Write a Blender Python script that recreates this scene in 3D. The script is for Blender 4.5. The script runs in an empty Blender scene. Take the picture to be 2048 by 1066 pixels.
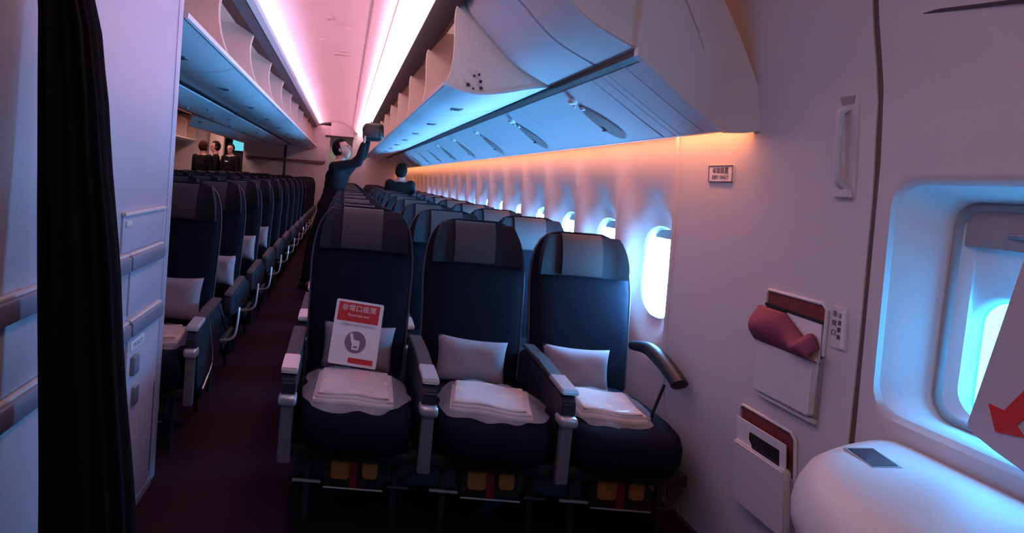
import bpy, bmesh, math, random
from mathutils import Vector, Matrix
random.seed(7)
SC = bpy.context.scene
COL = SC.collection
PI = math.pi
# ------------------------------------------------------------------ camera
EYE = 1.35
pitch, roll = math.radians(3.0), math.radians(4.5)
F = Vector((0, math.cos(pitch), -math.sin(pitch)))
U0 = Vector((0, math.sin(pitch), math.cos(pitch)))
R0 = Vector((1, 0, 0))
R = math.cos(roll) * R0 + math.sin(roll) * U0
U = -math.sin(roll) * R0 + math.cos(roll) * U0
cd = bpy.data.cameras.new('camera')
cam = bpy.data.objects.new('camera', cd); COL.objects.link(cam)
m3 = Matrix((R, U, -F)).transposed()
cam.matrix_world = Matrix.Translation((0, 0, EYE)) @ m3.to_4x4()
cd.sensor_fit = 'HORIZONTAL'; cd.sensor_width = 36
cd.lens = 36 * 1200 / 2048
cd.shift_x = 0.1655; cd.shift_y = -0.0587
cd.clip_start = 0.02
SC.camera = cam
# ------------------------------------------------------------------ world and exposure
SC.view_settings.view_transform = 'Standard'
SC.view_settings.look = 'None'
SC.view_settings.gamma = 1.0
SC.view_settings.use_curve_mapping = False
SC.view_settings.exposure = 0.0
SC.cycles.use_denoising = True
SC.cycles.max_bounces = 8
SC.cycles.diffuse_bounces = 5
SC.cycles.transparent_max_bounces = 12
SC.cycles.sample_clamp_indirect = 6
w = bpy.data.worlds.new('daylight'); SC.world = w; w.use_nodes = True
bg = w.node_tree.nodes['Background']
bg.inputs[0].default_value = (0.12, 0.47, 1.0, 1)      # cold overcast daylight outside the hull
bg.inputs[1].default_value = 105.0

def area(name, loc, direction, sx, sy, col, power, portal=False, spread=PI):
    l = bpy.data.lights.new(name, 'AREA'); l.shape = 'RECTANGLE'; l.size = sx; l.size_y = sy
    l.color = col; l.energy = power; l.spread = spread
    o = bpy.data.objects.new(name, l); COL.objects.link(o); o.location = loc
    o.rotation_euler = Vector(direction).to_track_quat('-Z', 'Y').to_euler()
    if portal: l.cycles.is_portal = True
    return o
# cabin mood lighting: cove strips beside the bins, warm wash at the top of the sidewall
l = area('ceiling_cove_light', (-0.685, 8.4, 2.475), (0.9, 0, 0.5), 0.05, 12.0, (1.0, 0.42, 0.56), 38)
l.rotation_euler = (PI, math.radians(62), 0)
l = area('ceiling_cove_light', (0.19, 7.6, 2.30), (-0.9, 0, 0.5), 0.05, 13.0, (1.0, 0.42, 0.56), 34)
l.rotation_euler = (PI, math.radians(-48), 0)
l = area('sidewall_wash_light', (1.315, 8.25, 1.645), (0.5, 0, -1), 0.03, 12.4, (1.0, 0.33, 0.13), 60)
l.rotation_euler = (0, math.radians(25), 0)
area('entry_fill_light', (0.25, 0.0, 2.3), (0.25, 0.3, -1), 0.5, 0.9, (1.0, 0.72, 0.60), 5)  # added warm fill, out of view, to brighten the entry wall
area('far_doorway_light', (-0.15, 15.3, 2.1), (0, 0, -1), 0.4, 0.4, (0.85, 1.0, 0.6), 1.5)
area('far_aisle_light', (-2.80, 11.9, 2.35), (0, 0, -1), 0.3, 4.0, (1.0, 0.58, 0.55), 40)

# ------------------------------------------------------------------ materials
def mat(name, col, rough=0.5, metal=0.0, noise=0.06, nscale=30, bump=0.0, bscale=200, spec=0.5, emis=None, estr=0, sheen=0, coat=0):
    m = bpy.data.materials.new(name); m.use_nodes = True
    nt = m.node_tree; b = nt.nodes['Principled BSDF']
    b.inputs['Roughness'].default_value = rough; b.inputs['Metallic'].default_value = metal
    b.inputs['Specular IOR Level'].default_value = spec
    if sheen: b.inputs['Sheen Weight'].default_value = sheen
    if coat: b.inputs['Coat Weight'].default_value = coat
    tc = nt.nodes.new('ShaderNodeTexCoord')
    n = nt.nodes.new('ShaderNodeTexNoise'); n.inputs['Scale'].default_value = nscale
    nt.links.new(tc.outputs['Object'], n.inputs['Vector'])
    mx = nt.nodes.new('ShaderNodeMix'); mx.data_type = 'RGBA'
    mx.inputs[6].default_value = tuple(max(0, c * (1 - noise)) for c in col) + (1,)
    mx.inputs[7].default_value = tuple(min(1, c * (1 + noise)) for c in col) + (1,)
    nt.links.new(n.outputs['Fac'], mx.inputs[0])
    nt.links.new(mx.outputs[2], b.inputs['Base Color'])
    if bump:
        n2 = nt.nodes.new('ShaderNodeTexNoise'); n2.inputs['Scale'].default_value = bscale
        nt.links.new(tc.outputs['Object'], n2.inputs['Vector'])
        bp = nt.nodes.new('ShaderNodeBump'); bp.inputs['Strength'].default_value = bump
        bp.inputs['Distance'].default_value = 0.002
        nt.links.new(n2.outputs['Fac'], bp.inputs['Height']); nt.links.new(bp.outputs[0], b.inputs['Normal'])
    if emis:
        b.inputs['Emission Color'].default_value = tuple(emis) + (1,)
        b.inputs['Emission Strength'].default_value = estr
    return m
def glassy(name, col, alpha, rough=0.08, tint=(0.97, 0.99, 1, 1)):
    m = bpy.data.materials.new(name); m.use_nodes = True; nt = m.node_tree
    for n in list(nt.nodes): nt.nodes.remove(n)
    o = nt.nodes.new('ShaderNodeOutputMaterial'); t = nt.nodes.new('ShaderNodeBsdfTransparent')
    t.inputs[0].default_value = tint
    g = nt.nodes.new('ShaderNodeBsdfPrincipled'); g.inputs['Base Color'].default_value = col + (1,)
    g.inputs['Roughness'].default_value = rough
    mx = nt.nodes.new('ShaderNodeMixShader'); mx.inputs[0].default_value = alpha
    nt.links.new(t.outputs[0], mx.inputs[1]); nt.links.new(g.outputs[0], mx.inputs[2]); nt.links.new(mx.outputs[0], o.inputs[0])
    return m
M = dict(
    fabric=mat('seat_fabric', (0.0065, 0.007, 0.015), 0.9, bump=0.5, bscale=700, noise=0.2, nscale=60, spec=0.12),
    fabric_head=mat('headrest_fabric', (0.010, 0.009, 0.014), 0.75, bump=0.4, bscale=500, noise=0.15, spec=0.3),
    cover=mat('headrest_cover', (0.040, 0.031, 0.033), 0.6, bump=0.2, noise=0.08),
    shell=mat('seat_shell_plastic', (0.020, 0.020, 0.030), 0.45, noise=0.1),
    piping=mat('seat_edge', (0.07, 0.062, 0.075), 0.45),
    silver=mat('brushed_silver', (0.55, 0.50, 0.52), 0.35, metal=0.55, noise=0.05, nscale=80),
    silver_dark=mat('dull_aluminium', (0.30, 0.28, 0.31), 0.42, metal=0.6),
    black=mat('black_plastic', (0.012, 0.011, 0.014), 0.5),
    dark=mat('dark_trim', (0.035, 0.018, 0.022), 0.55),
    white=mat('cabin_plastic_white', (0.66, 0.60, 0.60), 0.42, noise=0.02, nscale=6, bump=0.08, bscale=900),
    wall=mat('sidewall_laminate', (0.62, 0.55, 0.56), 0.55, noise=0.025, nscale=5, bump=0.1, bscale=900),
    ceil=mat('ceiling_panel', (0.78, 0.70, 0.73), 0.6, noise=0.02, nscale=4),
    bin=mat('bin_plastic', (0.62, 0.62, 0.66), 0.38, noise=0.02, nscale=5, bump=0.06, bscale=900),
    bin_in=mat('bin_lining', (0.74, 0.57, 0.48), 0.6, noise=0.03, nscale=8),
    galley=mat('galley_laminate', (0.47, 0.43, 0.53), 0.4, noise=0.03, nscale=6),
    galley_bar=mat('galley_latch_bar', (0.24, 0.23, 0.31), 0.45, metal=0.2),
    carpet=mat('carpet', (0.026, 0.010, 0.015), 0.97, noise=0.35, nscale=120, bump=0.8, bscale=500, spec=0.1),
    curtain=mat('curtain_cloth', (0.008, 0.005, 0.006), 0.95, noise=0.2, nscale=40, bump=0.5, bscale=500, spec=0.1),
    pillow=mat('pillow_cloth', (0.27, 0.215, 0.24), 0.85, noise=0.05, bump=0.5, bscale=300, spec=0.2),
    blanket=mat('blanket_fleece', (0.62, 0.42, 0.36), 0.9, noise=0.08, bump=0.5, bscale=300),
    paper=mat('card_white', (0.80, 0.72, 0.74), 0.5, noise=0.01),
    red=mat('print_red', (0.55, 0.02, 0.025), 0.5, noise=0.02),
    redstrap=mat('red_strap', (0.35, 0.01, 0.012), 0.6),
    amber=mat('vest_amber', (0.75, 0.27, 0.05), 0.6, noise=0.1),
    emblem=mat('print_mauve', (0.22, 0.14, 0.20), 0.5),
    pink=mat('pink_cloth', (0.24, 0.035, 0.075), 0.75, noise=0.15, nscale=20),
    brown=mat('pocket_lining', (0.20, 0.03, 0.025), 0.6),
    grey=mat('insert_grey', (0.30, 0.27, 0.27), 0.5),
    gauge=mat('gauge_window', (0.02, 0.035, 0.06), 0.15),
    shade=mat('shade_blind', (0.62, 0.58, 0.62), 0.6, noise=0.02),
    gasket=mat('seam_gasket', (0.13, 0.075, 0.075), 0.6),
    band=mat('mauve_band', (0.17, 0.085, 0.10), 0.6),
    ink=mat('print_dark', (0.10, 0.06, 0.07), 0.6),
    skin=mat('skin', (0.50, 0.24, 0.19), 0.55, noise=0.08),
    suit=mat('black_suit', (0.007, 0.005, 0.008), 0.9, spec=0.2),
    hair=mat('dark_hair', (0.008, 0.006, 0.006), 0.9, spec=0.1),
    hair_red=mat('reddish_hair', (0.045, 0.010, 0.010), 0.9, spec=0.1),
    shirt=mat('white_shirt', (0.7, 0.68, 0.7), 0.7),
    lav=mat('door_lever_cover', (0.46, 0.40, 0.46), 0.45, noise=0.03),
    diffuser=mat('light_diffuser', (0.8, 0.7, 0.7), 0.5, emis=(1.0, 0.70, 0.74), estr=3.6),
    screen=mat('monitor_screen', (0.02, 0.05, 0.06), 0.3, emis=(0.15, 0.75, 0.9), estr=0.9),
    glass=glassy('window_pane', (0.8, 0.9, 0.95), 0.05),
    door_glass=glassy('door_pane_dimmed', (0.8, 0.9, 0.95), 0.03, tint=(.06, .18, .20, 1)),  # tint added to dim the daylight entering by the door window
    film=glassy('clear_plastic_bag', (0.78, 0.74, 0.78), 0.26, 0.22),
    pocketfilm=glassy('pocket_film', (0.05, 0.04, 0.04), 0.35, 0.2),
)
# ------------------------------------------------------------------ helpers
def link(name, me, m=None, parent=None, loc=None, smooth=False):
    o = bpy.data.objects.new(name, me); COL.objects.link(o)
    if m is not None and len(me.materials) == 0: me.materials.append(m)
    if parent is not None: o.parent = parent
    if loc is not None: o.location = loc
    if smooth:
        me.polygons.foreach_set('use_smooth', [True] * len(me.polygons)); me.update()
    return o
def from_bm(name, bm, m=None, parent=None, loc=None, smooth=False, angle=None):
    me = bpy.data.meshes.new(name)
    bmesh.ops.recalc_face_normals(bm, faces=bm.faces)
    if angle is not None:
        for f in bm.faces: f.smooth = True
        for e in bm.edges:
            if len(e.link_faces) == 2 and e.calc_face_angle(0) > math.radians(angle): e.smooth = False
    bm.to_mesh(me); bm.free()
    return link(name, me, m, parent, loc, smooth)
def tag(o, label, cat, group=None, kind=None):
    o['label'] = label; o['category'] = cat
    if group: o['group'] = group
    if kind: o['kind'] = kind
    return o
def empty(name, loc=(0, 0, 0), rz=0.0):
    o = bpy.data.objects.new(name, None); COL.objects.link(o); o.location = loc; o.rotation_euler = (0, 0, rz)
    o.empty_display_size = 0.1
    return o
def struct(o):
    o['kind'] = 'structure'; return o
def add_box(bm, c, s, r=0.0, seg=2, rot=None):
    g = bmesh.ops.create_cube(bm, size=1.0)
    vs = g['verts']
    bmesh.ops.scale(bm, vec=s, verts=vs)
    if r > 0:
        es = list({e for v in vs for e in v.link_edges})
        res = bmesh.ops.bevel(bm, geom=es, offset=r, segments=seg, affect='EDGES', profile=0.5)
        vs = list({v for f in res['faces'] for v in f.verts} | {v for v in vs if v.is_valid})
    if rot: bmesh.ops.rotate(bm, cent=(0, 0, 0), matrix=rot, verts=vs)
    bmesh.ops.translate(bm, vec=c, verts=vs)
    return vs
def box(name, c, s, m, parent=None, r=0.0, seg=2, rot=None):
    bm = bmesh.new(); add_box(bm, c, s, r, seg, rot)
    return from_bm(name, bm, m, parent, angle=35 if r else None)
def add_tube(bm, pts, rad, n=10, cap=True):
    pts = [Vector(p) for p in pts]; rings = []
    rads = rad if isinstance(rad, (list, tuple)) else [rad] * len(pts)
    t0 = (pts[1] - pts[0]).normalized()
    up = Vector((0, 0, 1)) if abs(t0.z) < 0.9 else Vector((1, 0, 0))
    nx = t0.cross(up).normalized()
    for i, p in enumerate(pts):
        t = (pts[min(i + 1, len(pts) - 1)] - pts[max(i - 1, 0)]).normalized()
        nx = (nx - t * nx.dot(t)).normalized(); ny = t.cross(nx)
        rings.append([bm.verts.new(p + rads[i] * (math.cos(2 * PI * k / n) * nx + math.sin(2 * PI * k / n) * ny)) for k in range(n)])
    for a, b in zip(rings, rings[1:]):
        for k in range(n): bm.faces.new((a[k], a[(k + 1) % n], b[(k + 1) % n], b[k]))
    if cap:
        bm.faces.new(rings[0][::-1]); bm.faces.new(rings[-1])
def tube(name, pts, rad, m, parent=None, n=10):
    bm = bmesh.new(); add_tube(bm, pts, rad, n); return from_bm(name, bm, m, parent, angle=40)
def smooth_path(pts, k=5):
    pts = [Vector(p) for p in pts]; out = []
    for i in range(len(pts) - 1):
        p0 = pts[max(i - 1, 0)]; p1 = pts[i]; p2 = pts[i + 1]; p3 = pts[min(i + 2, len(pts) - 1)]
        for j in range(k):
            t = j / k
            out.append(0.5 * ((2 * p1) + (-p0 + p2) * t + (2 * p0 - 5 * p1 + 4 * p2 - p3) * t * t + (-p0 + 3 * p1 - 3 * p2 + p3) * t ** 3))
    out.append(pts[-1]); return out
def prism(name, poly, axis, a0, a1, m, parent=None, bev=0.0, angle=35):
    """extrude a 2D polygon along an axis; axis 'y': poly=(x,z); 'x': poly=(y,z); 'z': poly=(x,y)"""
    bm = bmesh.new()
    def P(p, a):
        return {'y': (p[0], a, p[1]), 'x': (a, p[0], p[1]), 'z': (p[0], p[1], a)}[axis]
    A = [bm.verts.new(P(p, a0)) for p in poly]; B = [bm.verts.new(P(p, a1)) for p in poly]
    n = len(poly)
    bm.faces.new(A); bm.faces.new(B[::-1])
    for i in range(n): bm.faces.new((A[i], B[i], B[(i + 1) % n], A[(i + 1) % n]))
    if bev:
        bmesh.ops.recalc_face_normals(bm, faces=bm.faces)
        es = [e for e in bm.edges if e.calc_face_angle(0) > math.radians(40)]
        bmesh.ops.bevel(bm, geom=es, offset=bev, segments=2, affect='EDGES')
    return from_bm(name, bm, m, parent, angle=angle)
def sheet(name, path, y0, y1, th, m, parent=None, ny=1, sink=None):
    """a thin shell: a path in the xz plane with thickness, extruded along y"""
    pts = [Vector((p[0], p[1])) for p in path]; off = []
    for i, p in enumerate(pts):
        t = (pts[min(i + 1, len(pts) - 1)] - pts[max(i - 1, 0)]).normalized()
        off.append(p + Vector((-t.y, t.x)) * th)
    poly = [tuple(p) for p in pts] + [tuple(p) for p in reversed(off)]
    return prism(name, poly, 'y', y0, y1, m, parent, 0, 35)
def curve2(pts, k=4):
    return [(p.x, p.y) for p in smooth_path([(a, b, 0) for a, b in pts], k)]
def loft(name, rings, m, parent=None, cap=True, angle=50, closed=True):
    bm = bmesh.new(); R_ = [[bm.verts.new(p) for p in r] for r in rings]; n = len(R_[0])
    for a, b in zip(R_, R_[1:]):
        for k in range(n if closed else n - 1): bm.faces.new((a[k], a[(k + 1) % n], b[(k + 1) % n], b[k]))
    if cap and closed:
        bm.faces.new(R_[0][::-1]); bm.faces.new(R_[-1])
    return from_bm(name, bm, m, parent, angle=angle)
def superring(cx, cy, cz, hx, hy, n=20, e=3.0):
    out = []
    for k in range(n):
        a = 2 * PI * k / n; c, s = math.cos(a), math.sin(a)
        out.append((cx + hx * math.copysign(abs(c) ** (2 / e), c), cy + hy * math.copysign(abs(s) ** (2 / e), s), cz))
    return out
def interp(tab, z):
    if z <= tab[0][0]: return tab[0][1]
    for (a, b), (c, d) in zip(tab, tab[1:]):
        if z <= c:
            t = (z - a) / (c - a); t = t * t * (3 - 2 * t) * 0.35 + t * 0.65
            return b + (d - b) * t
    return tab[-1][1]
def copy_tree(o, parent=None):
    c = o.copy(); COL.objects.link(c)
    if parent is not None: c.parent = parent
    for ch in list(o.children): copy_tree(ch, c)
    return c
def text(name, body, size, m, parent, loc, rot, ext=0.0006, align='CENTER'):
    cu = bpy.data.curves.new(name, 'FONT'); cu.body = body; cu.size = size; cu.extrude = ext
    cu.align_x = align; cu.align_y = 'CENTER'; cu.resolution_u = 2
    cu.materials.append(m)
    o = bpy.data.objects.new(name, cu); COL.objects.link(o); o.parent = parent
    dg = bpy.context.evaluated_depsgraph_get()
    me = bpy.data.meshes.new_from_object(o.evaluated_get(dg)); bpy.data.objects.remove(o)
    o = bpy.data.objects.new(name, me); COL.objects.link(o); o.parent = parent
    o.location = loc; o.rotation_euler = rot
    return o
ORD = ['first', 'second', 'third', 'fourth', 'fifth', 'sixth', 'seventh', 'eighth', 'ninth', 'tenth', 'eleventh', 'twelfth', 'thirteenth', 'fourteenth', 'fifteenth', 'sixteenth', 'seventeenth', 'eighteenth', 'nineteenth', 'twentieth']

# ================================================================== STRUCTURE
YE = 14.5
EYEZ = 1.35
def K(p, k): return (p[0] * k, EYEZ + (p[1] - EYEZ) * k)
KR, KC = 1.18, 1.42
WX = [(0, 1.475), (0.35, 1.43), (0.7, 1.398), (1.0, 1.392), (1.4, 1.380), (1.65, 1.362), (1.9, 1.318), (2.35, 1.20), (2.75, 1.05)]
wx = lambda z: interp(WX, z)
struct(box('floor_shade_sheet', (0.660, 1.6, 0.002), (1.58, 2.8, 0.006), M['curtain']))  # near-black sheet added to stand for floor shade around the front seats
struct(box('floor', (-1.55, 7.0, -0.05), (6.2, 18.5, 0.1), M['carpet']))
# closed hull beyond the linings, so that daylight enters by the windows only
struct(box('wall_left', (-4.55, 7.0, 1.35), (0.08, 18.5, 2.8), M['wall']))
struct(box('wall_front', (-1.55, -2.2, 1.35), (6.2, 0.08, 2.8), M['white']))
struct(box('wall_back', (-1.55, 16.2, 1.35), (6.2, 0.08, 2.8), M['white']))
struct(box('ceiling', (-1.55, 7.0, 2.78), (6.2, 18.6, 0.06), M['white']))

# right sidewall by the door (smooth lining between the seam and the window panels)
def wall_strip(name, y0, y1, m, parent=None, dx=0.0, z0=0.0, z1=2.75, nz=30, th=0.012):
    path = [(wx(z) + dx, z) for z in [z0 + (z1 - z0) * i / nz for i in range(nz + 1)]]
    pts = [(x, z) for x, z in path] + [(x + th, z) for x, z in reversed(path)]
    return prism(name, pts, 'y', y0, y1, m, parent, 0, 35)
wr = struct(empty('wall_right', (0, 0, 0)))
wall_strip('lining_panel', 1.575, 2.50, M['wall'], wr)
wall_strip('light_block_strip', 2.52, 14.2, M['dark'], wr, dx=0.085, z0=1.36, z1=1.62, nz=6)  # unseen strips added behind the panels to stop daylight leaking through cracks
wall_strip('light_block_strip', 2.52, 14.2, M['dark'], wr, dx=0.085, z0=0.45, z1=0.72, nz=6)
wall_strip('seam_gasket', 1.545, 1.580, M['gasket'], wr, dx=0.004, th=0.03)
wall_strip('lining_panel', -2.2, 0.462, M['wall'], wr)
wall_strip('lining_panel', 14.02, 16.2, M['wall'], wr)
wall_strip('edge_trim', 2.485, 2.510, M['wall'], wr, dx=-0.004, z1=1.62, th=0.055)

# window bays
PITCH = 0.55
YC0 = 2.755
NB = 21
WZ, WHY, WHZ = 1.020, 0.140, 0.200     # window centre height and half sizes
def bay_x(y, z):
    """sidewall panel: shallow recess round the window, ridge between the bays"""
    u = abs(y) / (PITCH / 2)
    s = max(0.0, (u - 0.56) / 0.44); s = s * s * (3 - 2 * s)
    zz = min(1, max(0, (z - 0.45) / 0.2)) * min(1, max(0, (1.52 - z) / 0.16))
    d = math.hypot(y / 0.235, (z - WZ) / 0.40); d = max(0.0, 1 - max(0.0, d - .45) / .55); d = d * d * (3 - 2 * d)
    return wx(z) + 0.045 - 0.040 * s * zz - 0.030 * (1 - zz) + 0.050 * d
def oval(t, hy=WHY, hz=WHZ, e=2.7):
    c, s = math.cos(t), math.sin(t)
    return (hy * math.copysign(abs(c) ** (2 / e), c), hz * math.copysign(abs(s) ** (2 / e), s))
def build_bay():
    bm = bmesh.new(); N = 48; rings = []
    hy, zlo, zhi = PITCH / 2, 0.62, 1.45
    for i in range(11):
        t = i / 10; ring = []
        for k in range(N):
            a = 2 * PI * k / N
            oy, oz = oval(a); oy *= 1.06; oz *= 1.05
            c, s = math.cos(a), math.sin(a)
            sc = 1 / max(abs(c), abs(s)); ry, rz = c * sc * hy, s * sc
            rz = WZ + (rz * (zhi - WZ) if rz > 0 else rz * (WZ - zlo))
            y = oy * (1 - t) + ry * t; z = (WZ + oz) * (1 - t) + rz * t
            ring.append(bm.verts.new((bay_x(y, z), y, z)))
        rings.append(ring)
    for a, b in zip(rings, rings[1:]):
        for k in range(N): bm.faces.new((a[k], a[(k + 1) % N], b[(k + 1) % N], b[k]))
    for z0, z1, nz in ((0.0, zlo, 8), (zhi, 2.75, 14)):
        g = []
        for i in range(nz + 1):
            z = z0 + (z1 - z0) * i / nz
            g.append([bm.verts.new((bay_x(y, z), y, z)) for y in [-hy + 2 * hy * j / 12 for j in range(13)]])
        for i in range(nz):
            for j in range(12): bm.faces.new((g[i][j], g[i][j + 1], g[i + 1][j + 1], g[i + 1][j]))
    return bm
bay = from_bm('wall_panel', build_bay(), M['wall'], wr, (0, YC0, 0), smooth=True)
for k in range(1, NB):
    c = bay.copy(); COL.objects.link(c); c.location = (0, YC0 + PITCH * k, 0)
# outer skin behind the panels closes everything but the window openings
def frame_mesh():
    prof = [(1.08, 0.0, 1.06), (1.03, 0.008, 1.02), (1.0, 0.020, 1.0), (0.98, 0.035, 0.985), (1.9, 0.038, 1.6)]
    N = 48; rings = []
    for sy, dx, sz in prof:
        r = []
        for k in range(N):
            oy, oz = oval(2 * PI * k / N)
            y, z = oy * sy, WZ + oz * sz
            r.append((wx(WZ) + 0.091 + dx, y, z))
        rings.append(r)
    return rings
shade_pts = []
for k in range(25):
    a = PI * k / 24
    oy, oz = oval(a, WHY * 0.985, WHZ * 0.985)
    if oz > 0.150: shade_pts.append((oy, WZ + oz))
for k in range(NB):
    wroot = empty('window_%d' % (k + 1), (0, YC0 + PITCH * k, 0)); struct(wroot)
    if k == 0:
        fr = loft('window_frame', frame_mesh(), M['white'], wroot, cap=False, angle=60)
        bm = bmesh.new(); vs = []
        for j in range(40):
            oy, oz = oval(2 * PI * j / 40, WHY * 1.0, WHZ * 1.0)
            vs.append(bm.verts.new((wx(WZ) + 0.127, oy, WZ + oz)))
        bm.faces.new(vs)
        pane = from_bm('pane', bm, M['glass'], wroot)
        shd = prism('window_shade', [(a_ * .985, WZ + b_ * .985) for a_, b_ in (oval(2 * PI * q / 40) for q in range(40))], 'x', wx(WZ) + 0.112, wx(WZ) + 0.118, M['shade'], None)
        sh = prism('window_shade', shade_pts, 'x', wx(WZ) + 0.112, wx(WZ) + 0.118, M['grey'], wroot)
    else:
        for src in (fr, pane, sh if k < 14 else shd):
            c = src.copy(); COL.objects.link(c); c.parent = wroot
    if k < 8:
        area('window_daylight', (wx(WZ) + 0.140, YC0 + PITCH * k, WZ), (-1, 0, 0), 2 * WHZ + .02, 2 * WHY + .02, (1, 1, 1), 1, portal=True).rotation_euler = (0, math.radians(90), 0)

bpy.data.objects.remove(shd)
# skirting at the foot of the wall
struct(box('baseboard_right', (1.462, 6.2, 0.04), (0.025, 16.6, 0.08), M['dark']))

# door with a deep window surround
dr = struct(empty('door_1', (0, 0, 0)))
DY0, DY1, DZ0, DZ1 = 0.72, 1.515, 0.865, 1.435
dcy, dcz = (DY0 + DY1) / 2, (DZ0 + DZ1) / 2
def rrect(cy, cz, hy, hz, r, n=6):
    out = []
    for qx, qz, a0 in ((1, 1, 0), (-1, 1, 90), (-1, -1, 180), (1, -1, 270)):
        for i in range(n + 1):
            a = math.radians(a0 + 90 * i / n)
            out.append((cy + qx * (hy - r) + r * math.cos(a), cz + qz * (hz - r) + r * math.sin(a)))
    return out
def door_face():
    bm = bmesh.new(); inner = rrect(dcy, dcz, (DY1 - DY0) / 2, (DZ1 - DZ0) / 2, 0.07)
    ylo, yhi, zlo, zhi = 0.46, 1.556, 0.70, 1.60
    N = len(inner); rings = []
    for i in range(13):
        t = i / 12; ring = []
        for (y, z) in inner:
            dy, dz = y - dcy, z - dcz
            a, b = dy / ((DY1 - DY0) / 2), dz / ((DZ1 - DZ0) / 2); s = 1 / max(abs(a), abs(b))
            a *= s; b *= s
            if min(abs(a), abs(b)) > .93: a = math.copysign(1, a); b = math.copysign(1, b)
            Y = dcy + (a * (yhi - dcy) if a > 0 else a * (dcy - ylo)); Z = dcz + (b * (zhi - dcz) if b > 0 else b * (dcz - zlo))
            yy, zz = y * (1 - t) + Y * t, z * (1 - t) + Z * t
            lip = 0.012 if i == 0 else 0.0
            ring.append(bm.verts.new((wx(zz) + lip, yy, zz)))
        rings.append(ring)
    for a, b in zip(rings, rings[1:]):
        for k in range(N): bm.faces.new((a[k], a[(k + 1) % N], b[(k + 1) % N], b[k]))
    for z0, z1, nz in ((0.0, zlo, 10), (zhi, 2.75, 14)):
        g = [[bm.verts.new((wx(z0 + (z1 - z0) * i / nz), yy, z0 + (z1 - z0) * i / nz)) for yy in (ylo, yhi - .006, yhi)] for i in range(nz + 1)]
        for i in range(nz):
            for j in range(2): bm.faces.new((g[i][j], g[i][j + 1], g[i + 1][j + 1], g[i + 1][j]))
    nz = 40; g = [[bm.verts.new((wx(2.75 * i / nz) + dx, yhi, 2.75 * i / nz)) for dx in (0, .03)] for i in range(nz + 1)]
    for i in range(nz): bm.faces.new((g[i][0], g[i][1], g[i + 1][1], g[i + 1][0]))
    return from_bm('door_panel', bm, M['wall'], dr, angle=40)
door_face()
def rr3(x, cy, cz, hy, hz, r): return [(x, y, z) for y, z in rrect(cy, cz, hy, hz, r)]
hy, hz = (DY1 - DY0) / 2, (DZ1 - DZ0) / 2
loft('window_surround', [[(wx(z) + 0.011, y, z) for y, z in rrect(dcy, dcz, hy + .001, hz + .001, 0.07)], rr3(wx(dcz) + 0.035, dcy, dcz - .003, hy - 0.02, hz - 0.012, 0.07),
     rr3(wx(dcz) + 0.085, dcy - 0.01, dcz - .012, hy - 0.058, hz - 0.022, 0.06)], M['white'], dr, cap=False, angle=60)
xi = wx(dcz) + 0.085
icy, icz, ihy, ihz = dcy - 0.01, dcz - 0.012, hy - 0.058, hz - 0.022
loft('shade_track', [rr3(xi, icy, icz, ihy, ihz, 0.06), rr3(xi - 0.006, icy, icz, ihy - .006, ihz - .006, 0.056), rr3(xi - 0.006, icy, icz, ihy - .014, ihz - .014, 0.05),
     rr3(xi + 0.004, icy, icz, ihy - .02, ihz - .02, 0.045)], M['grey'], dr, cap=False, angle=60)
gy, gz, gh, gw = 1.222, 1.030, 0.150, 0.175
loft('window_well', [rr3(xi + 0.004, icy, icz, ihy - .02, ihz - .02, 0.045), rr3(xi + 0.014, icy - .004, icz - .006, ihy - .04, ihz - .035, 0.06),
     rr3(xi + 0.030, gy, gz, gw + .012, gh + .012, 0.07), rr3(xi + 0.050, gy, gz, gw, gh, 0.06),
     rr3(xi + 0.052, icy, icz, ihy + .3, ihz + .3, 0.09)], M['white'], dr, cap=False, angle=60)
bm = bmesh.new(); bm.faces.new([bm.verts.new(p) for p in rr3(xi + 0.046, gy, gz, gw + .004, gh + .004, 0.06)])
from_bm('pane', bm, M['door_glass'], dr)
sh = box('window_shade', (xi + 0.008, icy, icz + ihz - 0.062), (0.012, 2 * ihy - 0.05, 0.085), M['grey'], dr, r=0.004)
box('shade_pull', (xi - 0.002, 1.26, icz + ihz - 0.07), (0.012, 0.13, 0.012), M['galley_bar'], sh, r=0.004)
area('window_daylight', (xi + 0.06, gy, gz), (-1, 0, 0), .32, .37, (1, 1, 1), 1, portal=True).rotation_euler = (0, math.radians(90), 0)
# lever cover of the door with its red arrow
lv = prism('lever_cover', [(1.165, 1.30), (1.228, 0.938), (1.222, 0.925), (1.175, 0.906), (0.95, 0.84), (0.86, 0.95), (0.86, 1.34), (1.12, 1.34)], 'x', 1.325, 1.385, M['lav'], dr, bev=0.006)
ar = prism('red_arrow', [(1.187, 0.995), (1.168, 0.945), (1.118, 0.955), (1.135, 0.972), (1.080, 1.050), (1.105, 1.085), (1.158, 0.992)], 'x', 1.3225, 1.326, M['red'], lv)
ar['label'] = 'red arrow pointing down on the lever cover'
# door upper seam
prism('upper_seam', [(1.44, 1.842), (1.10, 1.790), (1.10, 1.782), (1.44, 1.834)], 'x', wx(1.82) - 0.003, wx(1.82) + 0.02, M['dark'], dr)

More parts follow.
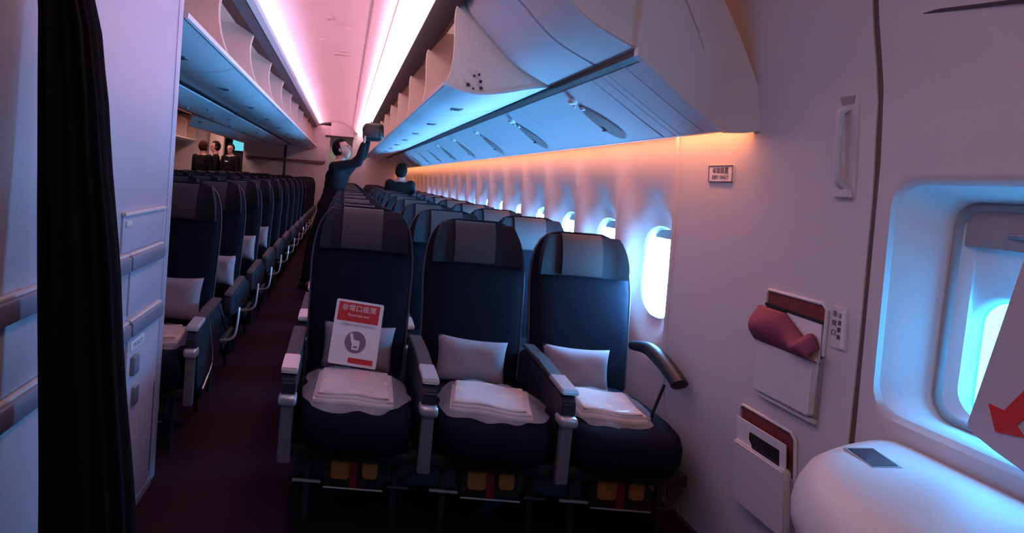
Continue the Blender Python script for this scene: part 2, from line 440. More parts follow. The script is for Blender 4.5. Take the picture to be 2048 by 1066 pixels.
# ================================================================== ceiling over the aisle
ca = struct(empty('ceiling_2', (0, 0, 0)))
vault = curve2([K((-0.60, 2.16), KC), K((-0.53, 2.165), KC), (-0.64, 2.545), (-0.50, 2.575), (-0.27, 2.585), (-0.05, 2.535), (0.08, 2.46), (0.15, 2.39), K((0.19, 2.185), KR)], 3)
def vz(x):
    for (a, b), (c, d) in zip(vault, vault[1:]):
        if x <= c: return b + (d - b) * (x - a) / (c - a)
    return vault[-1][1]
y = 0.6
while y < 14.4:
    sheet('ceiling_panel', vault, y + 0.004, min(y + 1.594, 15.0), 0.012, M['ceil'], ca); y += 1.6
for k in range(9):
    y0 = 0.6 + 1.6 * k
    sheet('light_diffuser', [K(p, KR) for p in [(0.19, 2.184), (0.21, 2.170), (0.305, 2.150), (0.335, 2.145)]], y0 + 0.003, y0 + 1.597, 0.008, M['diffuser'], ca)
sheet('light_rim', [(0.085, vz(.085) - .006), (0.092, vz(.092) - .006)], 0.6, 15.0, 0.003, M['grey'], ca)
for i, (x, y, s) in enumerate(((-0.038, 4.9, .035), (-0.09, 5.85, .02), (-0.49, 7.6, .03), (-0.30, 5.6, .02))):
    box('ceiling_fitting', (x, y, vz(x) - .004), (s * 3, s, 0.016), M['ceil'], ca, r=.004)
box('emergency_light', (-0.221, 4.8, vz(-.221) - .006), (0.04, 0.07, 0.02), M['white'], ca, r=.006)
box('emergency_light_cover', (-0.07, 6.0, vz(-.07) - .006), (0.26, 0.08, 0.02), M['white'], ca, r=.005)

# ================================================================== overhead bins
LR, NRB = 1.035, 11
BY = [2.95 + LR * k for k in range(NRB)]
UNDER = curve2([(0.382, 1.757), (0.446, 1.734), (0.53, 1.724), (0.632, 1.738), (0.74, 1.764), (0.822, 1.777)], 3)
def make_bin(f, L, deep=False):
    """an open pivot bin; f maps the window-side profile into place"""
    r = empty('overhead_bin', (0, 0, 0))
    path = [f(p) for p in UNDER] + [f(p) for p in ((0.850, 1.86), (0.862, 2.0), (0.855, 2.16))]
    if path[0][0] > path[-1][0]: path = path[::-1]
    def shell(name, pth, th, m, e=0.0):
        return sheet(name, pth, 0.006 - e, L - 0.006 + e, th, m, r)
    u = [f(p) for p in UNDER]
    flip = u[0][0] > u[-1][0]
    if flip: u = u[::-1]
    shell('bin_underside', u, 0.010, M['bin'])
    u2 = [(a, b + 0.011) for a, b in u]
    shell('bin_floor', u2, 0.006, M['bin_in'])
    bw = [f(p) for p in ((0.815, 1.80), (0.835, 1.88), (0.845, 2.0), (0.84, 2.16))]
    shell('bin_back', bw, -0.008 if not flip else 0.008, M['bin_in'])
    side = [f(p) for p in curve2([(0.388, 1.765), (0.406, 1.836), (0.407, 1.938), (0.401, 2.06), (0.43, 2.13), (0.50, 2.17)], 3) + [(0.84, 2.17), (0.845, 2.0), (0.83, 1.80)] + [(a, b + 0.012) for a, b in UNDER[::-1]][1:-1]]
    if deep:
        side = [f(p) for p in curve2([(0.394, 1.775), (0.42, 1.80), (0.455, 1.88), (0.475, 1.98), (0.465, 2.07), (0.43, 2.135)], 3) + [(0.84, 2.15), (0.845, 2.0), (0.83, 1.80)] + [(a, b + 0.012) for a, b in UNDER[::-1]][1:-1]]
        rf = [f(p) for p in ((0.435, 2.110), (0.50, 2.140), (0.845, 2.155))]
        shell('bin_roof', rf, 0.006, M['bin_in'])
    prism('side_panel', side, 'y', 0.008, 0.024, M['bin_in'], r)
    prism('side_panel', side, 'y', L - 0.024, L - 0.008, M['bin_in'], r)
    lp = [f((0.376, 1.752)), f((0.374, 1.766)), f((0.385, 1.775)), f((0.392, 1.756)), f((0.384, 1.748))]
    prism('lip_trim', lp, 'y', 0.004, L - 0.004, M['white'], r)
    cx, cz = f((0.535, 1.722))
    lt = box('latch', (cx, L * 0.62, cz), (0.062, 0.085, 0.006), M['silver_dark'], r, r=0.002)
    box('latch_slot', (cx, L * 0.62, cz - 0.003), (0.035, 0.045, 0.004), M['dark'], lt, r=0.001)
    return r
idf = lambda p: K(p, KR)
protoR = make_bin(idf, LR)
protoR.location = (0, BY[0], 0)
for k in range(NRB):
    o = protoR if k == 0 else copy_tree(protoR)
    o.location = (0, BY[k], 0)
for i, o in enumerate([o for o in SC.objects if o.name.startswith('overhead_bin')]):
    tag(o, '%s open overhead bin from the front, above the window-side seats' % ORD[i], 'overhead bin', 'open overhead bins above the window-side seats')
# fastener marks seen on the nearest side panel
for i, (x, z, s) in enumerate(((0.500, 1.800, .006), (0.520, 1.806, .006), (0.478, 1.762, .009), (0.528, 1.778, .008), (0.532, 1.752, .008), (0.500, 1.748, .005))):
    x, z = idf((x, z)); bm = bmesh.new(); add_tube(bm, [(x, 0.002, z), (x, 0.010, z)], s, 10)
    from_bm('fastener', bm, M['dark'], protoR)

# closed bins between the entry wall and the first open one
CLOSED = [(0.822, 1.777), (0.786, 1.790), (0.658, 1.857), (0.547, 1.960), (0.450, 2.062), (0.425, 2.17)]
def closed_bin(name, f, y0, y1, label, group=None, m='bin'):
    r = empty(name, (0, 0, 0)); pth = curve2([f(p) for p in CLOSED], 4)
    prism('bin_door', pth + [f((0.84, 2.17))], 'y', y0 + 0.003, y1 - 0.003, M[m], r, bev=0.004)
    return tag(r, label, 'overhead bin', group)
closed_bin('closed_bin', idf, 2.40, 2.945, 'closed overhead bin beside the first open one, blue-lit along its foot', m='bin')
closed_bin('closed_bin', idf, 2.075, 2.395, 'narrow closed bin section between the closed bin and rounded end cap', m='white')
# black gap line between bins and service panels, and the fascia above the openings
struct(prism('trim_1', [K(p, KR) for p in [(0.815, 1.762), (0.842, 1.755), (0.85, 1.80), (0.815, 1.79)]], 'y', 2.07, 14.45, M['black']))
struct(prism('trim_2', [K(p, KR) for p in [(0.335, 2.150), (0.345, 2.165), (0.50, 2.19), (0.50, 2.175), (0.418, 2.070), (0.405, 2.078)]], 'y', 1.8, 14.45, M['dark']))
struct(prism('trim_3', [K(p, KC) for p in [(-0.545, 2.115), (-0.53, 2.125), (-0.53, 2.155), (-0.60, 2.175), (-0.70, 2.17), (-0.57, 2.095)]], 'y', 0.7, 14.4, M['dark']))
struct(prism('trim_4', [K(p, KC) for p in [(-0.525, 2.128), (-0.50, 2.150), (-0.505, 2.170), (-0.53, 2.16)]], 'y', 0.7, 14.4, M['grey']))

# rounded end cap of the bin row
def end_cap():
    bot = [(0.955, 2.055, 1.832), (1.02, 2.055, 1.782), (1.071, 2.055, 1.739), (1.154, 2.052, 1.675), (1.237, 2.052, 1.617), (1.285, 2.05, 1.596), (1.335, 2.03, 1.597), (1.372, 2.01, 1.604)]
    top = [(0.90, 2.05, 2.73), (0.92, 2.05, 2.73), (0.94, 2.05, 2.73), (0.95, 2.05, 2.73), (0.955, 2.05, 2.73), (0.96, 2.05, 2.73), (0.965, 2.05, 2.73), (0.97, 2.05, 2.73)]
    bm = bmesh.new(); g = []; n = 14
    for i in range(n + 1):
        t = i / n; row = []
        for j, (a, b) in enumerate(zip(bot, top)):
            s = t
            # outboard side follows the wall curve, the face bulges a little towards the entry
            x = a[0] * (1 - s) + b[0] * s
            z = a[2] * (1 - s) + b[2] * s
            lim = 1.385 - 0.008 * ((z - 1.6) / .1) - .155 * max(0, (z - 1.65) / .4) ** 1.25
            x = a[0] + (lim - a[0]) * (j / 7) if False else a[0] * (1 - j / 7) + a[0] * (j / 7)
            if j >= 4: x = min(a[0], lim - (7 - j) * .045)
            x = max(x, .955 - .02 * s + j * .004)
            yb = a[1] * (1 - s) + b[1] * s - 0.035 * math.sin(PI * min(1, t * 1.3)) * math.sin(PI * j / 7)
            row.append(bm.verts.new((x, yb, z)))
        g.append(row)
    for i in range(n):
        for j in range(7): bm.faces.new((g[i][j], g[i][j + 1], g[i + 1][j + 1], g[i + 1][j]))
    ex = bmesh.ops.extrude_face_region(bm, geom=list(bm.faces))
    bmesh.ops.translate(bm, vec=(0, 0.03, 0), verts=[v for v in ex['geom'] if isinstance(v, bmesh.types.BMVert)])
    return from_bm('bin_end_cap', bm, M['white'], None, angle=50)
tag(end_cap(), 'large rounded beige end cap closing the bin row beside the entry wall', 'end panel')

# service panels under the bins, window side
PSU = curve2([(0.998, 1.824), (1.06, 1.775), (1.14, 1.712), (1.22, 1.650), (1.285, 1.603)], 3)
def psu_z(x):
    for (a, b), (c, d) in zip(PSU, PSU[1:]):
        if x <= c: return b + (d - b) * (x - a) / (c - a)
    return PSU[-1][1]
def slant_panel(name, ya, yb, sk0, sk1, parent, m, th=0.01, dz=0.0):
    """a panel along the service surface whose ends may be slanted: y at the outboard edge = y + skew"""
    bm = bmesh.new(); lo = []; hi = []
    for (x, z) in PSU:
        t = (x - PSU[0][0]) / (PSU[-1][0] - PSU[0][0])
        lo.append((bm.verts.new((x, ya + sk0 * t, z + dz)), bm.verts.new((x, yb + sk1 * t, z + dz))))
        hi.append((bm.verts.new((x, ya + sk0 * t, z + th + dz)), bm.verts.new((x, yb + sk1 * t, z + th + dz))))
    for i in range(len(PSU) - 1):
        bm.faces.new((lo[i][0], lo[i + 1][0], lo[i + 1][1], lo[i][1])); bm.faces.new((hi[i][0], hi[i][1], hi[i + 1][1], hi[i + 1][0]))
        bm.faces.new((lo[i][0], hi[i][0], hi[i + 1][0], lo[i + 1][0])); bm.faces.new((lo[i][1], lo[i + 1][1], hi[i + 1][1], hi[i][1]))
    bm.faces.new((lo[0][0], lo[0][1], hi[0][1], hi[0][0])); bm.faces.new((lo[-1][0], hi[-1][0], hi[-1][1], lo[-1][1]))
    return from_bm(name, bm, m, parent, angle=40)
sp = empty('under_bin_filler', (0, 0, 0))
tag(sp, 'grooved blue-lit filler panels beside the rounded end cap, under the closed bins', 'panel')
for a, b, sk in ((2.085, 2.232, -.04), (2.238, 2.385, -.05), (2.391, 2.440, -.06), (2.446, 2.530, -.07)):
    slant_panel('filler_panel', a, b, sk if a > 2.1 else 0, sk - .01, sp, M['bin'])
slant_panel('backing', 2.07, 2.56, 0, -.06, sp, M['dark'], th=0.004, dz=0.011)
def service_unit():
    r = empty('service_unit', (0, 0, 0))
    cx, hw, hl = 1.165, 0.095, 0.075
    bm = bmesh.new(); n = 28; top = []; bot = []
    for k in range(n):
        a = 2 * PI * k / n; c, s = math.cos(a), math.sin(a)
        x = cx + hw * c; y = hl * (1 + 0.2 * c) * s - 0.05 * c
        top.append(bm.verts.new((x, y, psu_z(x) - 0.001))); bot.append(bm.verts.new((cx + (x - cx) * .96, y * .96, psu_z(x) - 0.007)))
    bm.faces.new(bot)
    for k in range(n): bm.faces.new((top[k], top[(k + 1) % n], bot[(k + 1) % n], bot[k]))
    from_bm('speaker_insert', bm, M['grey'], r, angle=40)
    def knob(name, x, y, rad, h, m):
        bm = bmesh.new(); z = psu_z(x)
        add_tube(bm, [(x, y, z), (x, y, z - h * .6), (x, y, z - h)], [rad, rad, rad * .7], 14)
        return from_bm(name, bm, m, r, angle=40)
    knob('reading_light', 1.043, 0.05, 0.024, 0.022, M['paper'])
    knob('air_nozzle', 1.088, 0.04, 0.014, 0.014, M['white'])
    knob('air_nozzle', 1.070, 0.10, 0.009, 0.010, M['white'])
    box('indicator', (1.205, 0.04, psu_z(1.205) - 0.009), (0.024, 0.03, 0.006), M['dark'], r, r=.002)
    pass
    return r
su = service_unit()
for k in range(11):
    o = su if k == 0 else copy_tree(su)
    o.location = (0, 2.80 + 1.035 * k, 0)
    tag(o, '%s service unit from the front under the window-side bins, with speaker oval and lamp' % ORD[k], 'service unit', 'service units under the window-side bins')
psr = empty('service_rail', (0, 0, 0)); tag(psr, 'long pale blue-lit panel strip running under the open window-side bins', 'panel')
y = 2.536; k = 0
while y < 14.0:
    slant_panel('strip_panel', y, y + 1.031, -.07, -.07, psr, M['bin']); y += 1.035
# light strip body that hides the orange cove lamp
struct(prism('trim_5', [(1.283, 1.603), (1.300, 1.602), (1.302, 1.635), (1.285, 1.635)], 'y', 2.06, 14.45, M['white']))

# centre bins: near half open, far half closed and then open, strip between
fc = lambda p: K((-0.12 - p[0], p[1] + 0.022), KC)
LC = 1.20
cl = [2.53 + LC * k for k in range(10)]
cl = cl[:9] + [13.34]
def build_center():
    r0 = make_bin(fc, LC, True); out = []
    for k, yy in enumerate(cl):
        o = r0 if k == 0 else copy_tree(r0)
        o.location = (0, yy, 0); out.append(o)
        if k == 9: o.scale = (1, .84, 1)
        tag(o, '%s open overhead bin from the front, on the near side of the centre row' % ORD[k], 'overhead bin', 'open overhead bins of the centre row')
    return out
build_center()
ff = lambda p: K((p[0] - 2.20, p[1] + 0.022), KC)
for k in range(6):
    closed_bin('closed_bin', ff, 2.53 + LC * k, 2.53 + LC * (k + 1), '%s closed bin from the front, far side of the centre row' % ORD[k], 'closed bins on the far side of the centre row')
rfar = make_bin(ff, LC)
for k in range(4):
    o = rfar if k == 0 else copy_tree(rfar)
    o.location = (0, 9.74 + LC * k, 0)
    if k == 3: o.scale = (1, .84, 1)
    tag(o, '%s open bin from the front, far side of the centre row, beyond the closed ones' % ORD[k], 'overhead bin', 'open bins on the far side of the centre row')
for x, z, s in ((0.500, 1.80, .02), (0.53, 1.80, .012)):
    q = ff((x, z)); bm = bmesh.new(); add_tube(bm, [(q[0], 0.0, q[1]), (q[0], 0.01, q[1])], s, 10)
    from_bm('fastener', bm, M['galley_bar'], rfar)
cs = empty('centre_service_strip', (0, 0, 0)); tag(cs, 'long blue-grey service strip along the middle under the centre bins', 'panel')
y = 2.54
def kp(l): return [K(p, KC) for p in l]
while y < 14.3:
    y1 = min(y + LC, 14.42)
    prism('strip_panel', kp([(-0.965, 1.795), (-0.975, 1.782), (-1.06, 1.770), (-1.16, 1.766), (-1.26, 1.770), (-1.345, 1.782), (-1.355, 1.795), (-1.16, 1.80)]), 'y', y + .003, y1 - .003, M['bin'], cs)
    for sx in (-1.08, -1.24):
        q = K((sx, 1.769), KC); bm = bmesh.new(); add_tube(bm, [(q[0], y + .4, q[1]), (q[0], y + .4, q[1] - .016)], .018, 12); from_bm('air_nozzle', bm, M['galley_bar'], cs)
    y += LC
prism('gap', kp([(-0.935, 1.790), (-0.97, 1.788), (-0.97, 1.83), (-0.935, 1.83)]), 'y', 2.54, 14.4, M['black'], cs)
prism('gap', kp([(-1.35, 1.790), (-1.385, 1.788), (-1.385, 1.83), (-1.35, 1.83)]), 'y', 2.54, 14.4, M['black'], cs)
# outer bins beyond the far aisle, only their last metres can be seen
fl = lambda p: (-3.14 - p[0] * KR, K(p, KR)[1] + 0.06)
rl = make_bin(fl, 0.85)
for k in range(3):
    o = rl if k == 0 else copy_tree(rl)
    o.location = (0, 11.75 + 0.86 * k, 0)
    tag(o, '%s open bin from the front, along the far wall beyond the far aisle' % ORD[k], 'overhead bin', 'open bins along the far wall')
struct(box('ceiling_3', (-3.1, 7.5, 2.50), (1.3, 14.0, 0.02), M['ceil']))

# ================================================================== far end of the cabin
bk = struct(empty('wall_rear', (0, 0, 0)))
box('bulkhead_panel', (-0.95, YE, 1.25), (1.06, 0.04, 2.5), M['wall'], bk, r=.004)
box('bulkhead_panel', (-1.985, YE, 1.25), (1.00, 0.04, 2.5), M['wall'], bk, r=.004)
box('upper_box', (-1.46, YE - 0.06, 1.84), (1.96, 0.10, 0.42), M['wall'], bk, r=.01)
box('upper_box_foot', (-1.46, YE - 0.05, 1.60), (1.90, 0.10, 0.05), M['band'], bk, r=.008)
box('post', (-1.46, YE - 0.14, 1.2), (0.06, 0.03, 1.5), M['dark'], bk, r=.004)
box('bulkhead_panel', (0.76, YE, 1.35), (1.26, 0.04, 2.7), M['white'], bk, r=.004)
box('bulkhead_panel', (-3.75, YE, 1.25), (1.50, 0.04, 2.5), M['wall'], bk, r=.004)
box('side_column', (-3.10, YE - 0.12, 1.1), (0.34, 0.18, 2.1), M['bin_in'], bk, r=.01)
box('header', (-0.14, YE, 2.42), (0.56, 0.04, 0.36), M['ceil'], bk)
box('header', (-2.74, YE, 2.25), (0.52, 0.04, 0.46), M['dark'], bk)
box('curtain_rail', (-0.20, YE - 0.05, 2.25), (0.68, 0.03, 0.04), M['dark'], bk, r=.006)
box('galley_front', (-0.15, 15.7, 1.25), (1.2, 0.04, 2.5), M['wall'], bk)
box('galley_front', (-2.8, 15.3, 1.25), (1.2, 0.04, 2.5), M['shell'], bk)
mo = empty('monitor', (-2.735, 15.2, 1.88)); tag(mo, 'glowing cyan monitor behind the head of the man in a suit', 'monitor')
box('housing', (0, 0, 0), (0.33, 0.05, 0.30), M['black'], mo, r=.01)
box('screen', (0, -0.028, 0), (0.29, 0.006, 0.26), M['screen'], mo, r=.002)

# ================================================================== galley unit on the left, curtain before it
GX = -0.72
def gbox(name, y0, y1, z0, z1, x0, x1, m, parent, r=.003):
    return box(name, ((x0 + x1) / 2, (y0 + y1) / 2, (z0 + z1) / 2), (abs(x1 - x0), y1 - y0, z1 - z0), M[m], parent, r=r)
ga = empty('galley_unit', (GX, 1.5, 0)); ga.location = (0, 0, 0)
tag(ga, 'tall pale mauve galley unit with trolley doors behind the black curtain', 'galley')
gbox('cabinet_body', 0.2, 2.50, 0.0, 2.75, GX - 0.7, GX, 'galley', ga)
gbox('corner_post', 2.455, 2.515, 0.0, 2.75, GX - 0.02, GX + 0.003, 'galley', ga, r=.001)
gbox('kick_strip', 1.2, 2.44, 0.0, 0.035, GX - 0.01, GX + 0.010, 'galley_bar', ga)
d = gbox('compartment_door', 1.96, 2.40, 1.035, 1.165, GX - 0.004, GX + 0.008, 'galley', ga, r=.004)
gbox('door_rim', 1.955, 2.405, 1.158, 1.170, GX, GX + 0.018, 'white', d, r=.003)
gbox('door_rim', 2.395, 2.405, 1.035, 1.165, GX, GX + 0.012, 'white', d, r=.003)
gbox('tab', 1.98, 2.03, 1.122, 1.140, GX + .006, GX + 0.013, 'white', d, r=.001)
def latchbar(y0, y1, z, nm='latch_bar'):
    b = gbox(nm, y0, y1, z - 0.030, z + 0.024, GX, GX + 0.030, 'galley_bar', ga, r=.010)
    gbox('upper_rim', y0, y1, z + 0.024, z + 0.033, GX, GX + 0.020, 'white', b, r=.003)
    return b
latchbar(2.02, 2.39, 0.995); latchbar(1.62, 2.01, 0.995)
latchbar(2.06, 2.41, 0.755); latchbar(1.62, 2.045, 0.755)
latchbar(0.9, 1.60, 1.00); latchbar(0.9, 1.60, 0.765)
d = gbox('compartment_door', 2.06, 2.40, 0.80, 0.965, GX - 0.004, GX + 0.007, 'galley', ga, r=.004)
d = gbox('compartment_door', 1.20, 1.60, 0.80, 0.965, GX - 0.004, GX + 0.007, 'galley', ga, r=.004)
t1 = gbox('trolley_door', 2.07, 2.425, 0.045, 0.720, GX - 0.004, GX + 0.010, 'galley', ga, r=.006)
gbox('label_plate', 2.09, 2.23, 0.665, 0.70, GX + .008, GX + .014, 'paper', t1, r=.001)
text('lettering', 'TROLLEY', 0.026, M['galley_bar'], t1, (GX + .0145, 2.16, 0.682), (PI / 2, 0, PI / 2), ext=.0003)
h = gbox('latch', 2.10, 2.155, 0.575, 0.645, GX + .008, GX + .028, 'galley_bar', t1, r=.006)
gbox('latch', 2.13, 2.18, 0.455, 0.525, GX + .008, GX + .024, 'silver_dark', t1, r=.006)
gbox('trim_line', 2.40, 2.405, 0.08, 0.45, GX + .008, GX + .012, 'dark', t1, r=.0)
t2 = gbox('trolley_door', 1.25, 1.60, 0.045, 0.720, GX - 0.004, GX + 0.010, 'galley', ga, r=.006)
gbox('edge_strip', 1.06, 1.13, 0.05, 0.70, GX, GX + .014, 'amber', ga, r=.002)

def curtain():
    bm = bmesh.new(); nz, nt = 30, 90; g = []
    for i in range(nz + 1):
        z = 0.03 + (2.30 - 0.03) * i / nz; t = z / 1.67
        xl = -0.600 - 0.080 * min(1.2, t) ** 1.3 + 0.012
        xr = interp([(0, -0.385), (0.5, -0.411), (1.04, -0.475), (1.42, -0.53), (1.63, -0.562), (1.75, -0.60), (2.3, -0.60)], z)
        row = []
        for j in range(nt):
            a = 2 * PI * j / nt; c, s = math.cos(a), math.sin(a)
            wfold = 0.010 * math.sin(a * 13 + 1.5 * math.sin(z * 2)) + 0.006 * math.sin(a * 5 + z * 3)
            hx = (xr - xl) / 2; hyy = 0.055 + 0.02 * (1 - t)
            x = (xl + xr) / 2 + (hx + wfold * .6) * math.copysign(abs(c) ** .8, c)
            y = 1.30 + (hyy + wfold) * math.copysign(abs(s) ** .8, s)
            row.append(bm.verts.new((x, y, z)))
        g.append(row)
    for a, b in zip(g, g[1:]):
        for k in range(nt): bm.faces.new((a[k], a[(k + 1) % nt], b[(k + 1) % nt], b[k]))
    bm.faces.new(g[0][::-1]); bm.faces.new(g[-1])
    return from_bm('curtain', bm, M['curtain'], None, smooth=True)
cu = tag(curtain(), 'black curtain gathered to the side and hanging down the galley wall', 'curtain')
tube('curtain_track', [(-0.72, 1.3, 2.31), (0.6, 1.3, 2.31)], 0.012, M['silver_dark'], cu)

# ================================================================== seats
def make_seat():
    r = empty('airline_seat', (0, 0, 0))
    # backrest: stacked sections, contoured
    rings = []
    tab = [(0.40, .205, .500, .045), (0.47, .220, .505, .055), (0.60, .228, .530, .058), (0.78, .232, .560, .052), (0.92, .236, .585, .050),
           (1.02, .228, .605, .052), (1.09, .212, .620, .050), (1.14, .185, .632, .046), (1.17, .150, .640, .038), (1.185, .105, .645, .024)]
    for z, hx, y, hy_ in tab: rings.append(superring(0, y + hy_ * .9, z, hx, hy_, 28, 3.4))
    br = loft('backrest', rings, M['fabric'], r, angle=60)
    # bright edges down both sides
    for s in (-1, 1):
        tube('edge_piping', smooth_path([(s * (hx + .002), y + hy_ * .55, z) for z, hx, y, hy_ in tab[1:9]], 3), 0.0045, M['piping'], br, 6)
    # headrest with folded wings
    bm = bmesh.new(); g = []
    for i in range(9):
        t = i / 8; z = 0.985 + 0.185 * t
        row = []
        for j in range(17):
            u = -1 + 2 * j / 16
            hx = 0.205 - 0.04 * t ** 2.5
            bulge = 0.030 * math.sin(PI * min(1, max(0, (t * .86 + .1)))) ** .5
            wing = 0.035 * max(0, (abs(u) - 0.62) / 0.38) ** 1.5
            y = 0.600 + 0.035 * t - bulge - wing + 0.02 * abs(u) ** 6
            row.append(bm.verts.new((u * hx, y, z)))
        g.append(row)
    for i in range(8):
        for j in range(16): bm.faces.new((g[i][j], g[i][j + 1], g[i + 1][j + 1], g[i + 1][j]))
    ex = bmesh.ops.extrude_face_region(bm, geom=list(bm.faces))
    bmesh.ops.translate(bm, vec=(0, 0.045, 0), verts=[v for v in ex['geom'] if isinstance(v, bmesh.types.BMVert)])
    hr = from_bm('headrest', bm, M['fabric_head'], r, angle=50)
    # cover cloth of the headrest
    bm = bmesh.new(); g = []
    for i in range(11):
        t = i / 10
        if i <= 8:
            tt = i / 8; z = 0.992 + 0.182 * tt
            bulge = 0.030 * math.sin(PI * min(1, max(0, (tt * .86 + .1)))) ** .5; y = 0.592 + 0.035 * tt - bulge
        else:
            z = 1.178; y = 0.60 + 0.03 * (i - 8)
        g.append([bm.verts.new((-0.012 + 0.094 * u, y, z)) for u in (-1, -.5, 0, .5, 1)])
    for i in range(10):
        for j in range(4): bm.faces.new((g[i][j], g[i][j + 1], g[i + 1][j + 1], g[i + 1][j]))
    ex = bmesh.ops.extrude_face_region(bm, geom=list(bm.faces))
    bmesh.ops.translate(bm, vec=(0, 0.006, -0.001), verts=[v for v in ex['geom'] if isinstance(v, bmesh.types.BMVert)])
    from_bm('headrest_cover', bm, M['cover'], hr, angle=60)
    # cushion
    rings = []
    for z, hx, y0, y1 in ((0.300, .19, .04, .46), (0.315, .215, -.02, .50), (0.36, .228, -.045, .53), (0.42, .228, -.05, .53), (0.455, .222, -.035, .53), (0.475, .205, .00, .52), (0.480, .17, .04, .48)):
        rings.append(superring(0, (y0 + y1) / 2, z, hx, (y1 - y0) / 2, 28, 4))
    loft('seat_cushion', rings, M['fabric'], r, angle=60)
    # frame beneath
    bm = bmesh.new()
    add_box(bm, (0, 0.30, 0.27), (0.48, 0.30, 0.05), .01)
    add_box(bm, (0, 0.06, 0.285), (0.50, 0.05, 0.05), .008)
    add_box(bm, (0, 0.46, 0.22), (0.44, 0.03, 0.22), .008)
    from_bm('seat_pan', bm, M['black'], r, angle=35)
    for s in (-1, 1):
        tube('leg', [(s * .17, 0.10, 0.28), (s * .17, 0.07, 0.10), (s * .17, 0.06, 0.0)], 0.014, M['black'], r, 8)
        tube('leg', [(s * .17, 0.40, 0.28), (s * .17, 0.56, 0.0)], 0.014, M['black'], r, 8)
    tube('foot_bar', [(-.225, .055, .165), (-.115, .055, .165)], 0.007, M['silver_dark'], r, 8)
    tube('foot_bar', [(.14, .055, .165), (.225, .055, .165)], 0.006, M['shell'], r, 8)
    # life vest pocket under the cushion
    lp = empty('vest_pocket'); lp.parent = r; lp.location.z = .018
    bm = bmesh.new(); add_box(bm, (0.01, 0.115, 0.21), (0.23, 0.09, 0.155), .008)
    from_bm('pocket_body', bm, M['black'], lp, angle=35)
    for cx_, w_, h_ in ((-0.052, .072, .085), (0.062, .058, .070)):
        rr = [(cx_ + 0.01 + a, 0.205 + b) for a, b in rrect(0, 0, w_ / 2, h_ / 2, .014, 3)]
        prism('life_vest', rr, 'y', 0.058, 0.069, M['amber'], lp)
    prism('red_strap', [(-.008, .295), (.022, .285), (.024, .135), (-.004, .135)], 'y', 0.052, 0.060, M['redstrap'], lp)
    bm = bmesh.new(); vs = [bm.verts.new(p) for p in ((-.105, .048, .285), (.125, .048, .285), (.125, .048, .135), (-.105, .048, .135))]; bm.faces.new(vs)
    from_bm('clear_front', bm, M['pocketfilm'], lp)
    tube('pocket_rim', [(-.105, .048, .132), (.125, .048, .132)], .004, M['silver_dark'], lp, 6)
    return r
def add_arm(r, x, window=False, block=False):
    if window:
        bm = bmesh.new()
        add_tube(bm, smooth_path([(x, .46, .69), (x, .32, .715), (x + .005, .20, .690), (x + .008, .11, .655), (x + .008, .085, .640)], 4),
                 [.02 + .012 * min(1, i / 6) for i in range(16)] + [.012], 12)
        for v in bm.verts: v.co.z = 0.67 + (v.co.z - 0.67) * 1.0
        a = from_bm('armrest', bm, M['shell'], r, angle=50)
        tube('arm_strut', [(x - .035, .115, .63), (x - .06, .135, .50), (x - .06, .15, .40)], .006, M['black'], r, 8)
        return a
    poly = [(.00, .565), (.03, .600), (.50, .625), (.56, .60), (.56, .34), (.46, .30), (.10, .29), (.045, .36), (.045, .49), (.00, .515)]
    bm = bmesh.new()
    A = [bm.verts.new((x - .027, p[0], p[1])) for p in poly]; B = [bm.verts.new((x + .027, p[0], p[1])) for p in poly]; n = len(poly)
    bm.faces.new(A); bm.faces.new(B[::-1])
    for i in range(n): bm.faces.new((A[i], B[i], B[(i + 1) % n], A[(i + 1) % n]))
    bmesh.ops.recalc_face_normals(bm, faces=bm.faces)
    bmesh.ops.bevel(bm, geom=[e for e in bm.edges if e.calc_face_angle(0) > .6], offset=.006, segments=2, affect='EDGES')
    a = from_bm('armrest', bm, M['shell'], r, angle=40)
    prism('arm_pad', [(.145, .622), (.15, .606), (.53, .630), (.53, .643), (.30, .640)], 'x', x - .029, x + .029, M['cover'], a, bev=.004)
    prism('arm_cap', [(-.006, .603), (.0, .618), (.145, .630), (.15, .608), (.0, .596)], 'x', x - .031, x + .031, M['silver'], a, bev=.004)
    bm = bmesh.new()
    add_box(bm, (x, .015, .497), (.068, .075, .042), .014, 3)
    from_bm('silver_bracket', bm, M['silver'], a, angle=40)
    prism('post', [(.002, .48), (.022, .48), (.030, .25), (.004, .25)], 'x', x - .024, x + .024, M['silver_dark'], a, bev=.004)
    return a
proto = make_seat(); add_arm(proto, -0.262)
proto_win = None
PR, NR, Y0R = 0.80, 14, 2.2
SX = [0.113, 0.643, 1.146]
seatname = ['aisle', 'middle', 'window']
def seat_at(src, x, y, label, group, hz=0.0, sxx=1.0, arms=()):
    o = src if not src.get('used') else copy_tree(src)
    src['used'] = 1
    if 'used' in o and o is not src: del o['used']
    o.location = (x, y, 0)
    if sxx != 1.0: o.scale = (sxx, 1, 1)
    for c in o.children:
        if hz and c.name.startswith('headrest'): c.location.z = hz; c.location.y = hz * .12
        if hz and c.name.startswith('backrest'): c.scale.z = 1 + hz / 1.18
    tag(o, label, 'seat', group)
    return o
master = proto
first = True
def clone(src):
    global first
    if first: first = False; return src
    return copy_tree(src)
